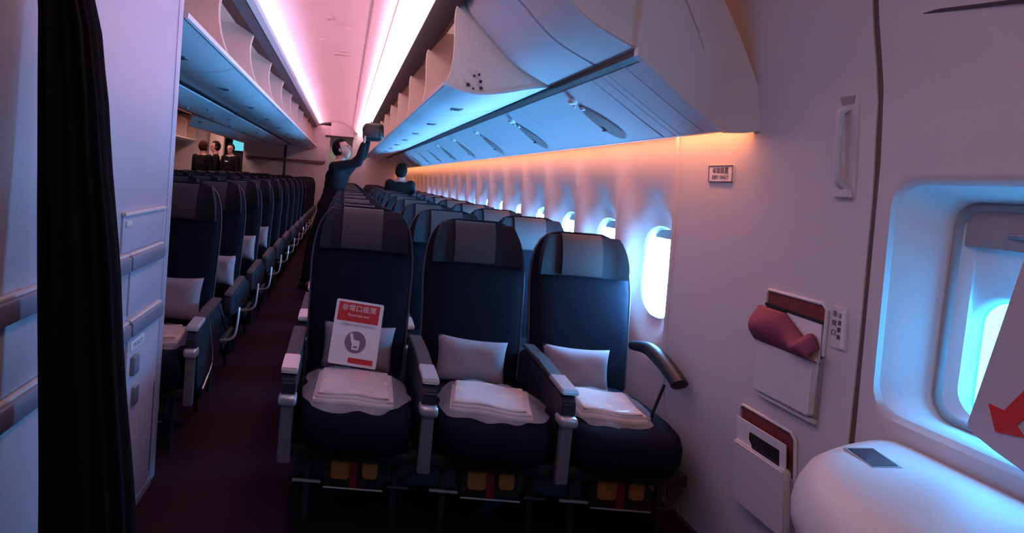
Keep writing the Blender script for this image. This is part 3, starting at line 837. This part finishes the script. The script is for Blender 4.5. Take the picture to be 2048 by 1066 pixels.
for k in range(NR):
    for i, x in enumerate(SX):
        o = clone(master)
        o.location = (x, Y0R + PR * k, 0)
        if k == 0:
            st = {0: 'dark seat beside the aisle in the front window-side row, holding the red and white card',
                  1: 'dark middle seat in the front window-side row, grey pillow and wrapped blanket on it',
                  2: 'blue-lit window seat in the front window-side row, its armrest against the sidewall'}[i]
        else:
            st = 'dark %s seat in the %s row of the window-side block' % (seatname[i], ORD[k])
        tag(o, st, 'seat', 'seats of the window-side block')
        dz = (0.022, 0.0, -0.022)[i] if k == 0 else 0.0
        for c in o.children:
            if c.name.startswith('headrest'): c.location.z = dz
            if c.name.startswith('backrest'): c.scale.z = 1 + dz / 1.18
            if i == 2 and c.name.startswith('armrest'): c.location.x = 0.018
            if k > 3 and c.name.startswith(('vest_pocket',)): pass
lastw = [o for o in SC.objects if o.get('label', '').startswith('blue-lit window seat')][0]
add_arm(lastw, 0.20, window=True)
# centre block, to the left of the aisle; its headrests stand a little higher
XL = [-0.865, -1.345, -1.825, -2.305]; Y0L, PL, NL = 2.66, 0.80, 14
nm = ['aisle', 'second', 'third', 'far']
rail_mesh = None
for k in range(NL):
    for i, x in enumerate(XL):
        if k == 0 and i > 0: continue
        if (k == 1 and i > 1) or (k == 2 and i > 2): continue
        o = copy_tree(master)
        o.location = (x, Y0L + PL * k, 0); o.scale = (.89, 1, 1)
        for c in list(o.children):
            if c.name.startswith('headrest'): c.location.z = 0.058
            if c.name.startswith('backrest'): c.scale.z = 1.05
            if c.name.startswith('armrest'): c.location.x = 0.0
        st = ('dark aisle seat in the front row beside the galley unit, pillow on it' if k == 0 else
              'dark %s seat in the %s row of the centre block' % (nm[i], ORD[k]))
        tag(o, st, 'seat', 'seats of the centre block')
        if i == 0:
            # the aisle end carries an extra armrest and, behind the first row, a bright foot hoop
            if k == 0:
                add_arm(o, 0.262)
                arm_src = [c for c in o.children if c.name.startswith('armrest') and len(c.children) and c.location.x == 0][-1]
                arm0 = arm_src
                p = smooth_path([(.285, .28, .56), (.287, .36, .42), (.287, .39, .34), (.287, .33, .30), (.287, .20, .26)], 3)
                tube('side_trim', p, .006, M['silver'], o, 8)
                tube('side_trim', smooth_path([(.285, .46, .62), (.287, .58, .54), (.287, .68, .46), (.287, .74, .42)], 3), .010, M['piping'], o, 8)
            else:
                if rail_mesh is None:
                    end_arm = prism('armrest', [(.02, .50), (.03, .585), (.50, .615), (.56, .59), (.54, .47), (.30, .43), (.06, .46)], 'x', .240, .288, M['shell'], o, bev=.008)
                    prism('arm_pad', [(.03, .587), (.50, .617), (.50, .630), (.05, .606)], 'x', .238, .290, M['cover'], end_arm, bev=.004)
                    a = end_arm
                else:
                    a = copy_tree(end_arm, o)
                pts = smooth_path([(.10, .06, .315), (.25, .06, .315), (.31, .065, .335), (.325, .09, .39), (.325, .14, .50)], 4)
                if rail_mesh is None:
                    rl_ = tube('foot_hoop', pts, .0085, M['silver'], o, 8); rail_mesh = rl_
                    rc_ = prism('side_shell', [(.14, .58), (.50, .62), (.68, .56), (.72, .47), (.60, .42), (.25, .45)], 'x', .262, .292, M['shell'], o, bev=.01)
                    side_sh = rc_
                else:
                    for s_ in (rail_mesh, side_sh):
                        c = s_.copy(); COL.objects.link(c); c.parent = o

# ================================================================== pillows, blankets, card
def pillow_mesh(w_, h_, t_, seed):
    rnd = random.Random(seed); bm = bmesh.new(); nx, nz = 18, 14; fr_ = []; bk_ = []
    ph = rnd.random() * 6
    for i in range(nz + 1):
        v = -1 + 2 * i / nz; rf = []; rb = []
        for j in range(nx + 1):
            u = -1 + 2 * j / nx
            px = u * w_ / 2 * (1 - 0.07 * (1 - v * v)) ; pz = v * h_ / 2 * (1 - 0.10 * (1 - u * u))
            th = t_ / 2 * ((1 - u ** 4) * (1 - v ** 4)) ** .55
            th += 0.004 * math.sin(u * 5 + ph) * math.cos(v * 4 + ph) * (1 - u * u) * (1 - v * v)
            rf.append(bm.verts.new((px, -th, pz)))
            rb.append(rf[-1] if (i in (0, nz) or j in (0, nx)) else bm.verts.new((px, th, pz)))
        fr_.append(rf); bk_.append(rb)
    for i in range(nz):
        for j in range(nx):
            bm.faces.new((fr_[i][j], fr_[i][j + 1], fr_[i + 1][j + 1], fr_[i + 1][j]))
            try: bm.faces.new((bk_[i][j], bk_[i + 1][j], bk_[i + 1][j + 1], bk_[i][j + 1]))
            except ValueError: pass
    return bm
def pillow(x, y, z, w_, h_, label, tilt=-0.22, rz=0.0, ry=0.0, seed=1):
    o = from_bm('pillow', pillow_mesh(w_, h_, 0.10, seed), M['pillow'], None, smooth=True)
    o.location = (x, y, z); o.rotation_euler = (tilt, ry, rz)
    return tag(o, label, 'pillow', 'grey pillows on the seats')
pillow(0.118, 2.66, 0.580, 0.325, 0.215, 'grey pillow half hidden behind the red and white card', seed=3, ry=0.03)
pillow(0.620, 2.62, 0.572, 0.315, 0.205, 'grey pillow leaning on the middle seat of the front row', seed=4, ry=0.06)
pillow(1.085, 2.62, 0.572, 0.300, 0.200, 'grey pillow leaning on the blue-lit window seat', seed=5, ry=0.03)
pillow(-0.855, 3.08, 0.645, 0.33, 0.230, 'grey pillow on the front centre-block seat beside the galley', seed=6)
pillow(-0.715, 3.70, 0.70, 0.16, 0.20, 'pale narrow pillow on the second centre-block aisle seat', seed=7, tilt=-.1)
pillow(-0.715, 4.55, 0.74, 0.15, 0.20, 'pale narrow pillow on the third centre-block aisle seat', seed=8, tilt=-.1)
pillow(-0.71, 5.35, 0.74, 0.13, 0.20, 'pale narrow pillow on the fourth centre-block aisle seat', seed=9, tilt=-.1)

def blanket(x, y, w_, d_, label, seed, rz=0.0, tint='blanket'):
    rnd = random.Random(seed); r = empty('blanket', (x, y, 0.482), rz)
    bm = bmesh.new()
    for k, (sx, sy, th) in enumerate(((1, 1, .018), (.96, .93, .014), (.88, .9, .010))):
        vs = add_box(bm, (rnd.uniform(-.006, .006), rnd.uniform(-.006, .006), .010 + k * .014), (w_ * .74 * sx, d_ * .74 * sy, th), .006, 2)
    bmesh.ops.subdivide_edges(bm, edges=[e for e in bm.edges if e.calc_length() > .1], cuts=5, use_grid_fill=True)
    for v in bm.verts: v.co.z += 0.004 * math.sin(v.co.x * 30 + seed) * math.cos(v.co.y * 25)
    from_bm('folded_cloth', bm, M[tint], r, smooth=True)
    # clear bag, crumpled and with a frilled rim
    bm = bmesh.new(); nr, na = 12, 56; rows = []
    ph = [rnd.random() * 6 for _ in range(6)]
    c0 = bm.verts.new((0, 0, .048))
    for i in range(1, nr + 1):
        t = i / nr; row = []
        for j in range(na):
            a = 2 * PI * j / na
            e = 3.2; c, s = math.cos(a), math.sin(a)
            R_ = (abs(c) ** e + abs(s) ** e) ** (-1 / e)
            wob = 1 + t * t * (0.05 * math.sin(3 * a + ph[0]) + 0.04 * math.sin(7 * a + ph[1]) + .02 * math.sin(13 * a + ph[2]))
            X, Y = w_ / 2 * t * R_ * c * wob, d_ / 2 * t * R_ * s * wob
            base = .047 * (1 - max(0, (t - .70) / .30) ** 1.2) if t > .70 else .047
            z = base + .0035 * math.sin(X * 45 + ph[3] + 2.5 * math.sin(Y * 22)) * (0.3 + t) + .0025 * math.sin(Y * 60 + ph[4] + 2 * math.sin(X * 30))
            row.append(bm.verts.new((X, Y, max(.006 if Y > -d_ * .42 else -0.01, z))))
        rows.append(row)
    for j in range(na): bm.faces.new((c0, rows[0][j], rows[0][(j + 1) % na]))
    for a_, b_ in zip(rows, rows[1:]):
        for j in range(na): bm.faces.new((a_[j], b_[j], b_[(j + 1) % na], a_[(j + 1) % na]))
    from_bm('plastic_bag', bm, M['film'], r, smooth=True)
    return tag(r, label, 'blanket', 'wrapped blankets on the seats')
blanket(0.105, 2.385, 0.42, 0.44, 'wrapped pale blanket in crumpled plastic under the red and white card', 11, -.05)
blanket(0.650, 2.36, 0.42, 0.38, 'wrapped peach blanket in plastic on the middle seat of the front row', 12, -.22)
blanket(1.125, 2.40, 0.34, 0.36, 'wrapped bluish blanket in plastic on the window seat', 13, -.12)
blanket(-0.86, 2.90, 0.34, 0.34, 'wrapped blanket on the front centre-block seat below the pillow', 14, .1)

cr = empty('seat_card', (0.092, 2.515, 0.555)); cr.rotation_euler = (math.radians(-14), math.radians(4.5), 0)
tag(cr, 'white card with red header and round seat emblem standing on the aisle seat blanket', 'sign')
rr = [(a, b + .125) for a, b in rrect(0, 0, .103, .137, .008, 4)]
prism('card', rr, 'y', 0, 0.004, M['paper'], cr)
prism('red_header', [(-.092, .172), (-.090, .252), (.088, .252), (.086, .172)], 'y', -.0012, 0, M['red'], cr)
prism('red_footer', [(-.02, .022), (-.02, .000), (.086, .000), (.086, .022)], 'y', -.0012, 0, M['red'], cr)
text('title_lettering', '非常口座席', 0.030, M['paper'], cr, (-.002, -.0018, .228), (PI / 2, 0, 0), ext=.0004)
text('subtitle_lettering', 'Reserved seat', 0.0165, M['paper'], cr, (0, -.0018, .200), (PI / 2, 0, 0), ext=.0004)
text('small_lettering', 'この座席はご利用いただけません', 0.0105, M['emblem'], cr, (0, -.0010, .158), (PI / 2, 0, 0), ext=.0003)
rim = [(.046 * math.cos(2 * PI * k / 40) + .001, .088 + .046 * math.sin(2 * PI * k / 40)) for k in range(40)]
em = prism('emblem', rim, 'y', -.0012, 0, M['emblem'], cr)
prism('seat_symbol', [(-.026, .122), (-.014, .124), (-.006, .098), (.018, .096), (.020, .086), (.017, .056), (-.012, .056), (-.012, .078), (-.018, .092)], 'y', -.002, -.0012, M['paper'], em)
prism('seat_symbol', [(-.006, .072), (.012, .072), (.012, .064), (-.006, .064)], 'y', -.0026, -.002, M['emblem'], em)

# ================================================================== fittings of the entry sidewall
def slope_at(z): return math.atan((wx(z + .1) - wx(z - .1)) / .2)
def on_wall(name, y, z, off=0.0, twist=0.0):
    """an empty on the sidewall: local +x = forward (towards the door), local +z up, local -y out into the cabin"""
    o = empty(name, (wx(z) - off, y, z))
    n = Vector((-math.cos(slope_at(z)), 0, -math.sin(slope_at(z)) * -1)).normalized()
    zz = Vector((math.sin(slope_at(z)), 0, math.cos(slope_at(z)))).normalized()
    yy = -n; xx = yy.cross(zz).normalized()
    m = Matrix((xx, yy, zz)).transposed() @ Matrix.Rotation(twist, 3, 'Y')
    o.rotation_euler = m.to_euler()
    return o
def poly_box(name, poly, y0, y1, m, parent, bev=0.0): return prism(name, poly, 'y', y0, y1, M[m], parent, bev)
# upper pocket with a pink cloth in it
p1 = on_wall('wall_pocket', 1.800, 0.925)
tag(p1, 'upper sidewall pocket with a crumpled pink cloth sticking out', 'wall pocket')
poly_box('pocket_lining', [(-.112, .165), (.105, .165), (.118, .150), (.118, .02), (-.118, .02), (-.118, .155)], -.002, .001, 'brown', p1)
fr_in = [(-.112, .160), (.108, .160), (.116, .150), (.116, .02), (-.118, .02), (-.118, .150)]
tube('opening_rim', [(-.120, -.004, .02), (-.120, -.004, .156), (-.112, -.004, .166), (.106, -.004, .166), (.120, -.004, .152), (.120, -.004, .02)], .005, M['white'], p1, 8)
poly_box('pocket_front', [(-.120, .010), (.120, .010), (.118, -.150), (.110, -.160), (-.112, -.160), (-.120, -.150)], -.026, .0, 'white', p1, .005)
poly_box('front_groove', [(.120, .005), (.124, .005), (.122, -.158), (.112, -.166), (-.114, -.166), (-.114, -.161), (.110, -.161), (.117, -.152)], -.012, .001, 'grey', p1)
poly_box('bottom_lip', [(-.118, -.163), (.120, -.163), (.122, -.178), (-.112, -.178)], -.016, .0, 'white', p1, .003)
poly_box('card_edge', [(-.02, .118), (.112, .112), (.114, .01), (-.05, .01)], -.010, -.006, 'paper', p1)
poly_box('dark_slot', [(-.116, .124), (.116, .118), (.116, .110), (-.116, .116)], -.012, -.002, 'black', p1)
bm = bmesh.new(); nn, mm = 26, 12; g = []
for i in range(mm + 1):
    v = i / mm; row = []
    for j in range(nn + 1):
        u = j / nn
        top = .112 - .06 * max(0, u - .42) - .035 * max(0, min(1, (u - .45) * 3))
        if u > .78: top += .028 * math.sin((u - .78) / .22 * PI)
        z = .000 + (top) * v
        y = -.014 - .030 * math.sin(PI * min(1, v * 1.05)) * (1 + .35 * math.sin(u * 9)) * (1 - .25 * v) - .012
        row.append(bm.verts.new((-.128 + .250 * u, y, z)))
    g.append(row)
for i in range(mm):
    for j in range(nn): bm.faces.new((g[i][j], g[i][j + 1], g[i + 1][j + 1], g[i + 1][j]))
ex = bmesh.ops.extrude_face_region(bm, geom=list(bm.faces))
bmesh.ops.translate(bm, vec=(0, 0.010, 0), verts=[v for v in ex['geom'] if isinstance(v, bmesh.types.BMVert)])
pc = from_bm('pink_cloth', bm, M['pink'], None, smooth=True)
pc.matrix_world = Matrix.LocRotScale(p1.location, p1.rotation_euler, None)
tag(pc, 'crumpled deep pink cloth bulging over the edge of the upper sidewall pocket', 'cloth')
# lower pocket with a framed card
p2 = on_wall('wall_pocket', 1.872, 0.52)
tag(p2, 'lower sidewall pocket with a black and white leaflet in it', 'wall pocket')
poly_box('pocket_lining', [(-.115, .165), (.105, .165), (.120, .148), (.120, -.02), (-.118, -.02), (-.118, .155)], -.003, .001, 'brown', p2)
tube('opening_rim', [(-.122, -.004, .04), (-.122, -.004, .156), (-.112, -.004, .168), (.108, -.004, .168), (.124, -.004, .150), (.124, -.004, -.01)], .005, M['white'], p2, 8)
poly_box('pocket_front', [(-.122, .050), (.108, .050), (.116, .0), (.116, -.150), (.106, -.162), (-.112, -.162), (-.122, -.150)], -.030, .0, 'white', p2, .005)
poly_box('front_groove', [(.117, .03), (.124, .03), (.121, -.158), (.110, -.169), (-.112, -.169), (-.112, -.163), (.107, -.163), (.117, -.152)], -.012, .001, 'grey', p2)
lf = empty('leaflet', (0, 0, 0)); lf.matrix_world = Matrix.LocRotScale(p2.location, p2.rotation_euler, None)
tag(lf, 'white leaflet with a black picture, tucked in the lower sidewall pocket', 'leaflet')
poly_box('sheet', [(-.122, .128), (.104, .128), (.104, .00), (-.118, .00)], -.018, -.015, 'paper', lf)
poly_box('picture', [(-.055, .100), (.078, .100), (.078, .01), (-.040, .01), (-.045, .06), (-.058, .075)], -.0195, -.018, 'black', lf)
# small warning placard
pl = on_wall('placard', 2.21, 1.463, .002)
tag(pl, 'small framed placard with two lines of lettering on the orange-lit sidewall', 'sign')
poly_box('plate', [(-.070, .031), (.070, .031), (.070, -.031), (-.070, -.031)], -.002, .002, 'paper', pl, .0)
bm = bmesh.new()
for c, s in (((0, -.0028, .029), (.140, .0015, .0028)), ((0, -.0028, -.029), (.140, .0015, .0028)), ((-.0686, -.0028, 0), (.0028, .0015, .058)), ((.0686, -.0028, 0), (.0028, .0015, .058))): add_box(bm, c, s)
from_bm('border', bm, M['ink'], pl)
text('lettering', '非常装置', 0.024, M['ink'], pl, (0, -.0028, .011), (PI / 2, 0, 0), ext=.0004)
text('lettering', 'EXIT ONLY', 0.019, M['ink'], pl, (0, -.0028, -.013), (PI / 2, 0, 0), ext=.0004)
# small label strip beside the door seam
ls = on_wall('label_strip', 1.635, 1.035, .001)
tag(ls, 'narrow vertical label strip with small dark characters beside the door seam', 'sign')
poly_box('plate', [(-.026, .060), (.020, .060), (.026, -.056), (-.022, -.056)], -.004, .002, 'white', ls, .0015)
poly_box('raised_edge', [(.010, .050), (.020, .050), (.024, -.050), (.013, -.050)], -.009, -.003, 'paper', ls, .001)
for i, ch in enumerate('非常口'): text('lettering', ch, 0.018, M['ink'], ls, (-.016, -.0048, .038 - i * .026), (PI / 2, 0, 0), ext=.0004)
for i, ch in enumerate('注意開閉'): text('lettering', ch, 0.014, M['ink'], ls, (.002, -.0048, .036 - i * .020), (PI / 2, 0, 0), ext=.0004)
# assist handle
ah = on_wall('assist_handle', 1.660, 1.535, .0)
tag(ah, 'long vertical off-white grab handle beside the door seam', 'handle')
poly_box('back_plate', rrect(0, 0, .036, .150, .018, 4), -.004, .004, 'wall', ah, .002)
tube('grip', smooth_path([(0, -.002, .105), (0, -.018, .098), (0, -.026, .075), (0, -.026, -.07), (0, -.018, -.100), (0, -.002, -.112)], 4), .010, M['wall'], ah, 12)
poly_box('upper_socket', [(-.026, .138), (.024, .138), (.020, .116), (-.018, .116)], -.0065, -.003, 'grey', ah, .001)
poly_box('lower_foot', [(-.022, -.112), (.024, -.112), (.030, -.140), (-.030, -.140)], -.014, -.003, 'white', ah, .003)

# slide bustle at the foot of the door
def bustle():
    r = empty('slide_bustle', (0, 0, 0))
    out = [(1.385, 1.505), (1.27, 1.462), (1.16, 1.405), (1.07, 1.325), (1.00, 1.225), (0.955, 1.10), (0.935, 0.95), (0.93, 0.55), (1.385, 0.55)]
    sm = smooth_path([(a, b, 0) for a, b in out[:8]], 4); pl_ = [(p.x, p.y) for p in sm] + [out[8]]
    cx_, cy_ = 1.22, 0.95
    def ring(k, z, ox=1.385):
        res = []
        for a, b in pl_:
            d_ = Vector((a - cx_, b - cy_)); L = d_.length; d_ = d_ * (1 - k / max(L, .01))
            X = cx_ + d_.x; Y = cy_ + d_.y
            if a > 1.38: X = 1.385; 
            res.append((X, Y, z))
        return res
    loft('lid', [ring(.045, .655), ring(.012, .665), ring(-.004, .690), ring(-.006, .715), ring(0.0, .745), ring(.016, .778), ring(.042, .800), ring(.075, .809), ring(.12, .812)], M['white'], r, angle=60)
    loft('body', [ring(.10, .12), ring(.06, .20), ring(.045, .45), ring(.04, .60), ring(.055, .66)], M['white'], r, angle=50)
    g = prism('gauge_frame', [(1.199, 1.362), (1.277, 1.373), (1.255, 1.274), (1.180, 1.264)], 'z', .8095, .8130, M['grey'], r)
    prism('gauge_window', [(1.204, 1.356), (1.272, 1.367), (1.250, 1.280), (1.186, 1.270)], 'z', .8125, .8140, M['gauge'], g)
    return r
tag(bustle(), 'white rounded slide pack housing with a small dark gauge at the door foot', 'slide pack')

# ================================================================== people
def limb(bm, a, b, ra, rb, n=14):
    a, b = Vector(a), Vector(b)
    add_tube(bm, [a, a.lerp(b, .33), a.lerp(b, .66), b], [ra, ra * .67 + rb * .33 + .004, ra * .33 + rb * .67 + .002, rb], n)
    for p, r_ in ((a, ra), (b, rb)):
        g = bmesh.ops.create_uvsphere(bm, u_segments=14, v_segments=10, radius=r_)
        bmesh.ops.translate(bm, vec=p, verts=g['verts'])
def ell(bm, c, s, rot=None, seg=20):
    g = bmesh.ops.create_uvsphere(bm, u_segments=seg, v_segments=seg * 3 // 4, radius=1)
    bmesh.ops.scale(bm, vec=s, verts=g['verts'])
    if rot is not None: bmesh.ops.rotate(bm, cent=(0, 0, 0), matrix=rot, verts=g['verts'])
    bmesh.ops.translate(bm, vec=c, verts=g['verts'])
def fuse(name, bm, m, parent, voxel):
    o = from_bm(name, bm, m, parent)
    md = o.modifiers.new('fuse', 'REMESH'); md.mode = 'VOXEL'; md.voxel_size = voxel; md.use_smooth_shade = True
    s = o.modifiers.new('soften', 'SMOOTH'); s.factor = .5; s.iterations = 3
    dg = bpy.context.evaluated_depsgraph_get()
    me = bpy.data.meshes.new_from_object(o.evaluated_get(dg)); o.modifiers.clear(); o.data = me
    if not me.materials: me.materials.append(m)
    return o
def add_hand(bm, wrist, direction, palm_n, s=1.0, curl=.5):
    d = Vector(direction).normalized(); n = Vector(palm_n); n = (n - d * n.dot(d)).normalized(); side = d.cross(n)
    w_ = Vector(wrist)
    for k in range(4):
        o = side * (.027 - .018 * k) * s
        base = w_ + d * .085 * s + o
        limb(bm, w_ + d * .015 * s + o * .7, base, .014 * s, .012 * s, 8)
        L = (.040, .045, .042, .033)[k] * s
        d2 = (d * math.cos(curl) + n * math.sin(curl)); p2 = base + d2 * L
        d3 = (d * math.cos(curl * 2) + n * math.sin(curl * 2)); p3 = p2 + d3 * L * .8
        limb(bm, base, p2, .0105 * s, .009 * s, 8); limb(bm, p2, p3, .009 * s, .0075 * s, 8)
    t0 = w_ + d * .03 * s + side * .030 * s; t1 = t0 + (d * .6 + side * .8 + n * .2).normalized() * .035 * s; t2 = t1 + (d * .8 + side * .2 + n * .5).normalized() * .03 * s
    limb(bm, t0, t1, .013 * s, .011 * s, 8); limb(bm, t1, t2, .010 * s, .008 * s, 8)
def person(J, label, face=(0, -1, 0), tilt=0.0, hair='hair', group=None, collar=False, hands=None, voxel=.010, longhair=False):
    """J: joints in world metres; face: direction the face looks"""
    r = empty('person', (J['hip'][0], J['hip'][1], 0)); O = Vector(r.location)
    g = {k: Vector(v) - O for k, v in J.items()}
    fz = Vector(face).normalized(); up = (Vector((0, 0, 1)) - fz * fz.z).normalized(); sx = fz.cross(up)
    RM = Matrix((sx, fz, up)).transposed()       # local x = side, y = face forward, z = up
    def H(x, y, z): return g['head'] + RM @ Vector((x, y, z))
    bm = bmesh.new()
    ell(bm, H(0, -.008, .018), (.076, .094, .100), RM)
    ell(bm, H(0, .018, -.045), (.058, .070, .072), RM)
    ell(bm, H(0, .040, -.092), (.030, .028, .024), RM, 12)
    limb(bm, H(0, .090, .022), H(0, .106, -.018), .009, .015, 10)
    ell(bm, H(0, .088, -.052), (.024, .010, .009), RM, 10)
    for s in (-1, 1):
        ell(bm, H(s * .080, -.008, 0), (.010, .020, .032), RM, 10)
        ell(bm, H(s * .032, .078, .030), (.022, .012, .007), RM, 10)
    limb(bm, g['head'] + Vector((0, 0, -.05)), g['neck'], .052, .058)
    limb(bm, g['neck'], g['chest'], .055, .088); limb(bm, g['chest'], g['hip'], .088, .095)
    for s in 'lr':
        limb(bm, g['sh_' + s], g['el_' + s], .046, .038); limb(bm, g['el_' + s], g['wr_' + s], .036, .025)
        limb(bm, g['neck'], g['sh_' + s], .05, .045)
        dirn = (g['wr_' + s] - g['el_' + s]).normalized()
        if hands and s in hands: dirn, pn = Vector(hands[s][0]), hands[s][1]
        else: pn = (0, 0, -1) if abs(dirn.z) < .8 else (sx if s == 'r' else -sx)
        add_hand(bm, g['wr_' + s], dirn, pn, 1.0, .55)
        limb(bm, g['hp_' + s], g['kn_' + s], .075, .052); limb(bm, g['kn_' + s], g['an_' + s], .050, .034)
        limb(bm, g['hip'], g['hp_' + s], .085, .075)
        a = g['an_' + s]; ft = Vector((fz.x, fz.y, 0)).normalized()
        limb(bm, a, a + ft * .13 + Vector((0, 0, -.035)), .035, .03)
    fuse('body', bm, M['skin'], r, voxel)
    # eyes
    for s in (-1, 1):
        bm = bmesh.new(); ell(bm, H(s * .032, .083, .014), (.013, .008, .007), RM, 10); from_bm('eye', bm, M['hair'], r, smooth=True)
    # jacket
    bm = bmesh.new()
    sp_ = (g['sh_l'] - g['sh_r']).normalized()
    for t in (0, .25, .5, .75, 1):
        c = g['chest'].lerp(g['hip'], t)
        wd = .150 - .025 * math.sin(t * PI) + (.0 if t < .9 else .01)
        limb(bm, c - sp_ * (wd - .10) * 1.0, c + sp_ * (wd - .10), .112, .112)
    limb(bm, g['chest'], g['neck'] + Vector((0, 0, -.035)), .115, .072)
    for s in 'lr':
        limb(bm, g['neck'] + Vector((0, 0, -.05)), g['sh_' + s], .065, .062); limb(bm, g['sh_' + s], g['chest'], .068, .10)
        limb(bm, g['sh_' + s], g['el_' + s], .062, .052); limb(bm, g['el_' + s], g['wr_' + s].lerp(g['el_' + s], .06), .052, .040)
    limb(bm, g['hip'] + sp_ * -.05, g['hip'] + sp_ * .05 , .122, .122)
    fuse('jacket', bm, M['suit'], r, .016)
    bm = bmesh.new()
    limb(bm, g['hip'] - sp_ * .05, g['hip'] + sp_ * .05, .11, .11)
    for s in 'lr':
        limb(bm, g['hp_' + s], g['kn_' + s], .092, .066); limb(bm, g['kn_' + s], g['an_' + s] + Vector((0, 0, .03)), .066, .052)
    fuse('trousers', bm, M['suit'], r, .018)
    for s in 'lr':
        a = g['an_' + s]; ft = Vector((fz.x, fz.y, 0)).normalized(); bm = bmesh.new()
        limb(bm, a + Vector((0, 0, -.035)) - ft * .03, a + ft * .15 + Vector((0, 0, -.045)), .045, .035, 12)
        from_bm('shoe', bm, M['black'], r, smooth=True)
    # hair cap: shell over the back and top of the skull
    bm = bmesh.new(); ell(bm, (0, 0, 0), (.087, .106, .112), None, 28)
    dl = [v for v in bm.verts if (v.co.y > .035 and v.co.z < .055 + (v.co.y - .035) * .3) or (v.co.z < (-.100 if not longhair else -.2) + max(0, v.co.y) * 1.2)]
    bmesh.ops.delete(bm, geom=dl, context='VERTS')
    for v in bm.verts:
        v.co += v.co.normalized() * .003 * math.sin(v.co.x * 150) * math.cos(v.co.z * 120)
        v.co = H(*(v.co + Vector((0, -.010, .022))))
    ex = bmesh.ops.extrude_face_region(bm, geom=list(bm.faces))
    hc = H(0, -.01, .022)
    for v in [v for v in ex['geom'] if isinstance(v, bmesh.types.BMVert)]: v.co = hc + (v.co - hc) * .90
    from_bm('hair', bm, M[hair], r, smooth=True)
    if collar:
        bm = bmesh.new(); add_tube(bm, [g['neck'] + Vector((0, 0, -.015)), g['neck'] + Vector((0, 0, .030))], [.066, .060], 16, False)
        from_bm('shirt_collar', bm, M['shirt'], r, smooth=True)
        q = g['chest'] + fz * .125
        bm = bmesh.new(); add_box(bm, q + sx * .02 + Vector((0, 0, .06)), (.07, .01, .025), .003)
        from_bm('name_badge', bm, M['shirt'], r)
    return tag(r, label, 'person', group)
person(dict(head=(-.055, 7.02, 1.640), neck=(-.075, 7.02, 1.50), chest=(-.09, 7.02, 1.32), hip=(-.15, 7.02, .97),
            sh_l=(.06, 7.12, 1.46), sh_r=(-.13, 6.88, 1.43), el_l=(.20, 7.16, 1.60), wr_l=(.235, 7.12, 1.77), el_r=(.14, 6.84, 1.50), wr_r=(.185, 6.84, 1.72),
            hp_l=(-.20, 7.10, .93), hp_r=(-.18, 6.94, .93), kn_l=(-.33, 7.12, .50), kn_r=(-.30, 6.90, .50), an_l=(-.38, 7.14, .08), an_r=(-.36, 6.87, .08)),
       'person in black in the aisle, arms raised to lift a bag into an open bin', face=(.85, -.25, .35), hands={'l': ((0, .1, 1), (1, 0, 0)), 'r': ((.1, .1, 1), (1, 0, 0))})
def standing(x, y, h, yaw, label, lean=(0, 0), **kw):
    f = Vector((math.sin(yaw), -math.cos(yaw), 0)); s = Vector((f.y, -f.x, 0)) * -1
    k = h / 1.72
    def P(side, fwd, z):
        t = max(0, (z - .9) / .8)
        v = Vector((x, y, 0)) + s * side * k + f * fwd * k + Vector((lean[0] * t, lean[1] * t, z * k)); return tuple(v)
    J = dict(head=P(0, .02, 1.60), neck=P(0, 0, 1.45), chest=P(0, 0, 1.28), hip=P(0, 0, .94), sh_l=P(.17, 0, 1.41), sh_r=P(-.17, 0, 1.41),
             el_l=P(.22, .03, 1.13), wr_l=P(.20, .14, .92), el_r=P(-.22, .03, 1.13), wr_r=P(-.20, .14, .92),
             hp_l=P(.09, 0, .90), hp_r=P(-.09, 0, .90), kn_l=P(.10, .02, .50), kn_r=P(-.10, .02, .50), an_l=P(.10, 0, .08 / k), an_r=P(-.10, 0, .08 / k))
    return person(J, label, face=tuple(f), **kw)
standing(.80, 8.62, 1.56, math.radians(170), 'person in black seen from behind, standing among the far window-side seats', voxel=.012, longhair=True)
standing(-2.77, 11.6, 1.80, math.radians(150), 'dark red-haired person in black seen from behind in the far aisle', hair='hair_red', voxel=.014)
standing(-2.73, 12.6, 1.85, math.radians(-75), 'person in black with head turned sideways, behind the red-haired one', voxel=.014)
standing(-2.67, 13.9, 1.87, math.radians(-25), 'person in a black suit and white collar standing under the cyan monitor', collar=True, voxel=.014)

# bag being lifted
bg_ = empty('backpack', (.285, 6.98, 1.785)); tag(bg_, 'black bag lifted onto the lip of an open bin by the standing person', 'bag')
bm = bmesh.new(); add_box(bm, (0, 0, .085), (.24, .32, .19), .05, 4)
for v in bm.verts: v.co += Vector((.006 * math.sin(v.co.z * 40), 0, .006 * math.sin(v.co.y * 30 + 1)))
from_bm('bag_body', bm, M['black'], bg_, smooth=True)
tube('strap', smooth_path([(-.06, -.10, .16), (-.10, -.08, .10), (-.11, -.06, .02), (-.06, -.05, -.015)], 4), .010, M['dark'], bg_, 8)
tube('carry_handle', smooth_path([(-.03, -.03, .165), (-.03, 0, .20), (-.03, .04, .165)], 4), .008, M['dark'], bg_, 8)
box('front_pocket', (-.02, -.155, .07), (.15, .04, .11), M['dark'], bg_, r=.015)
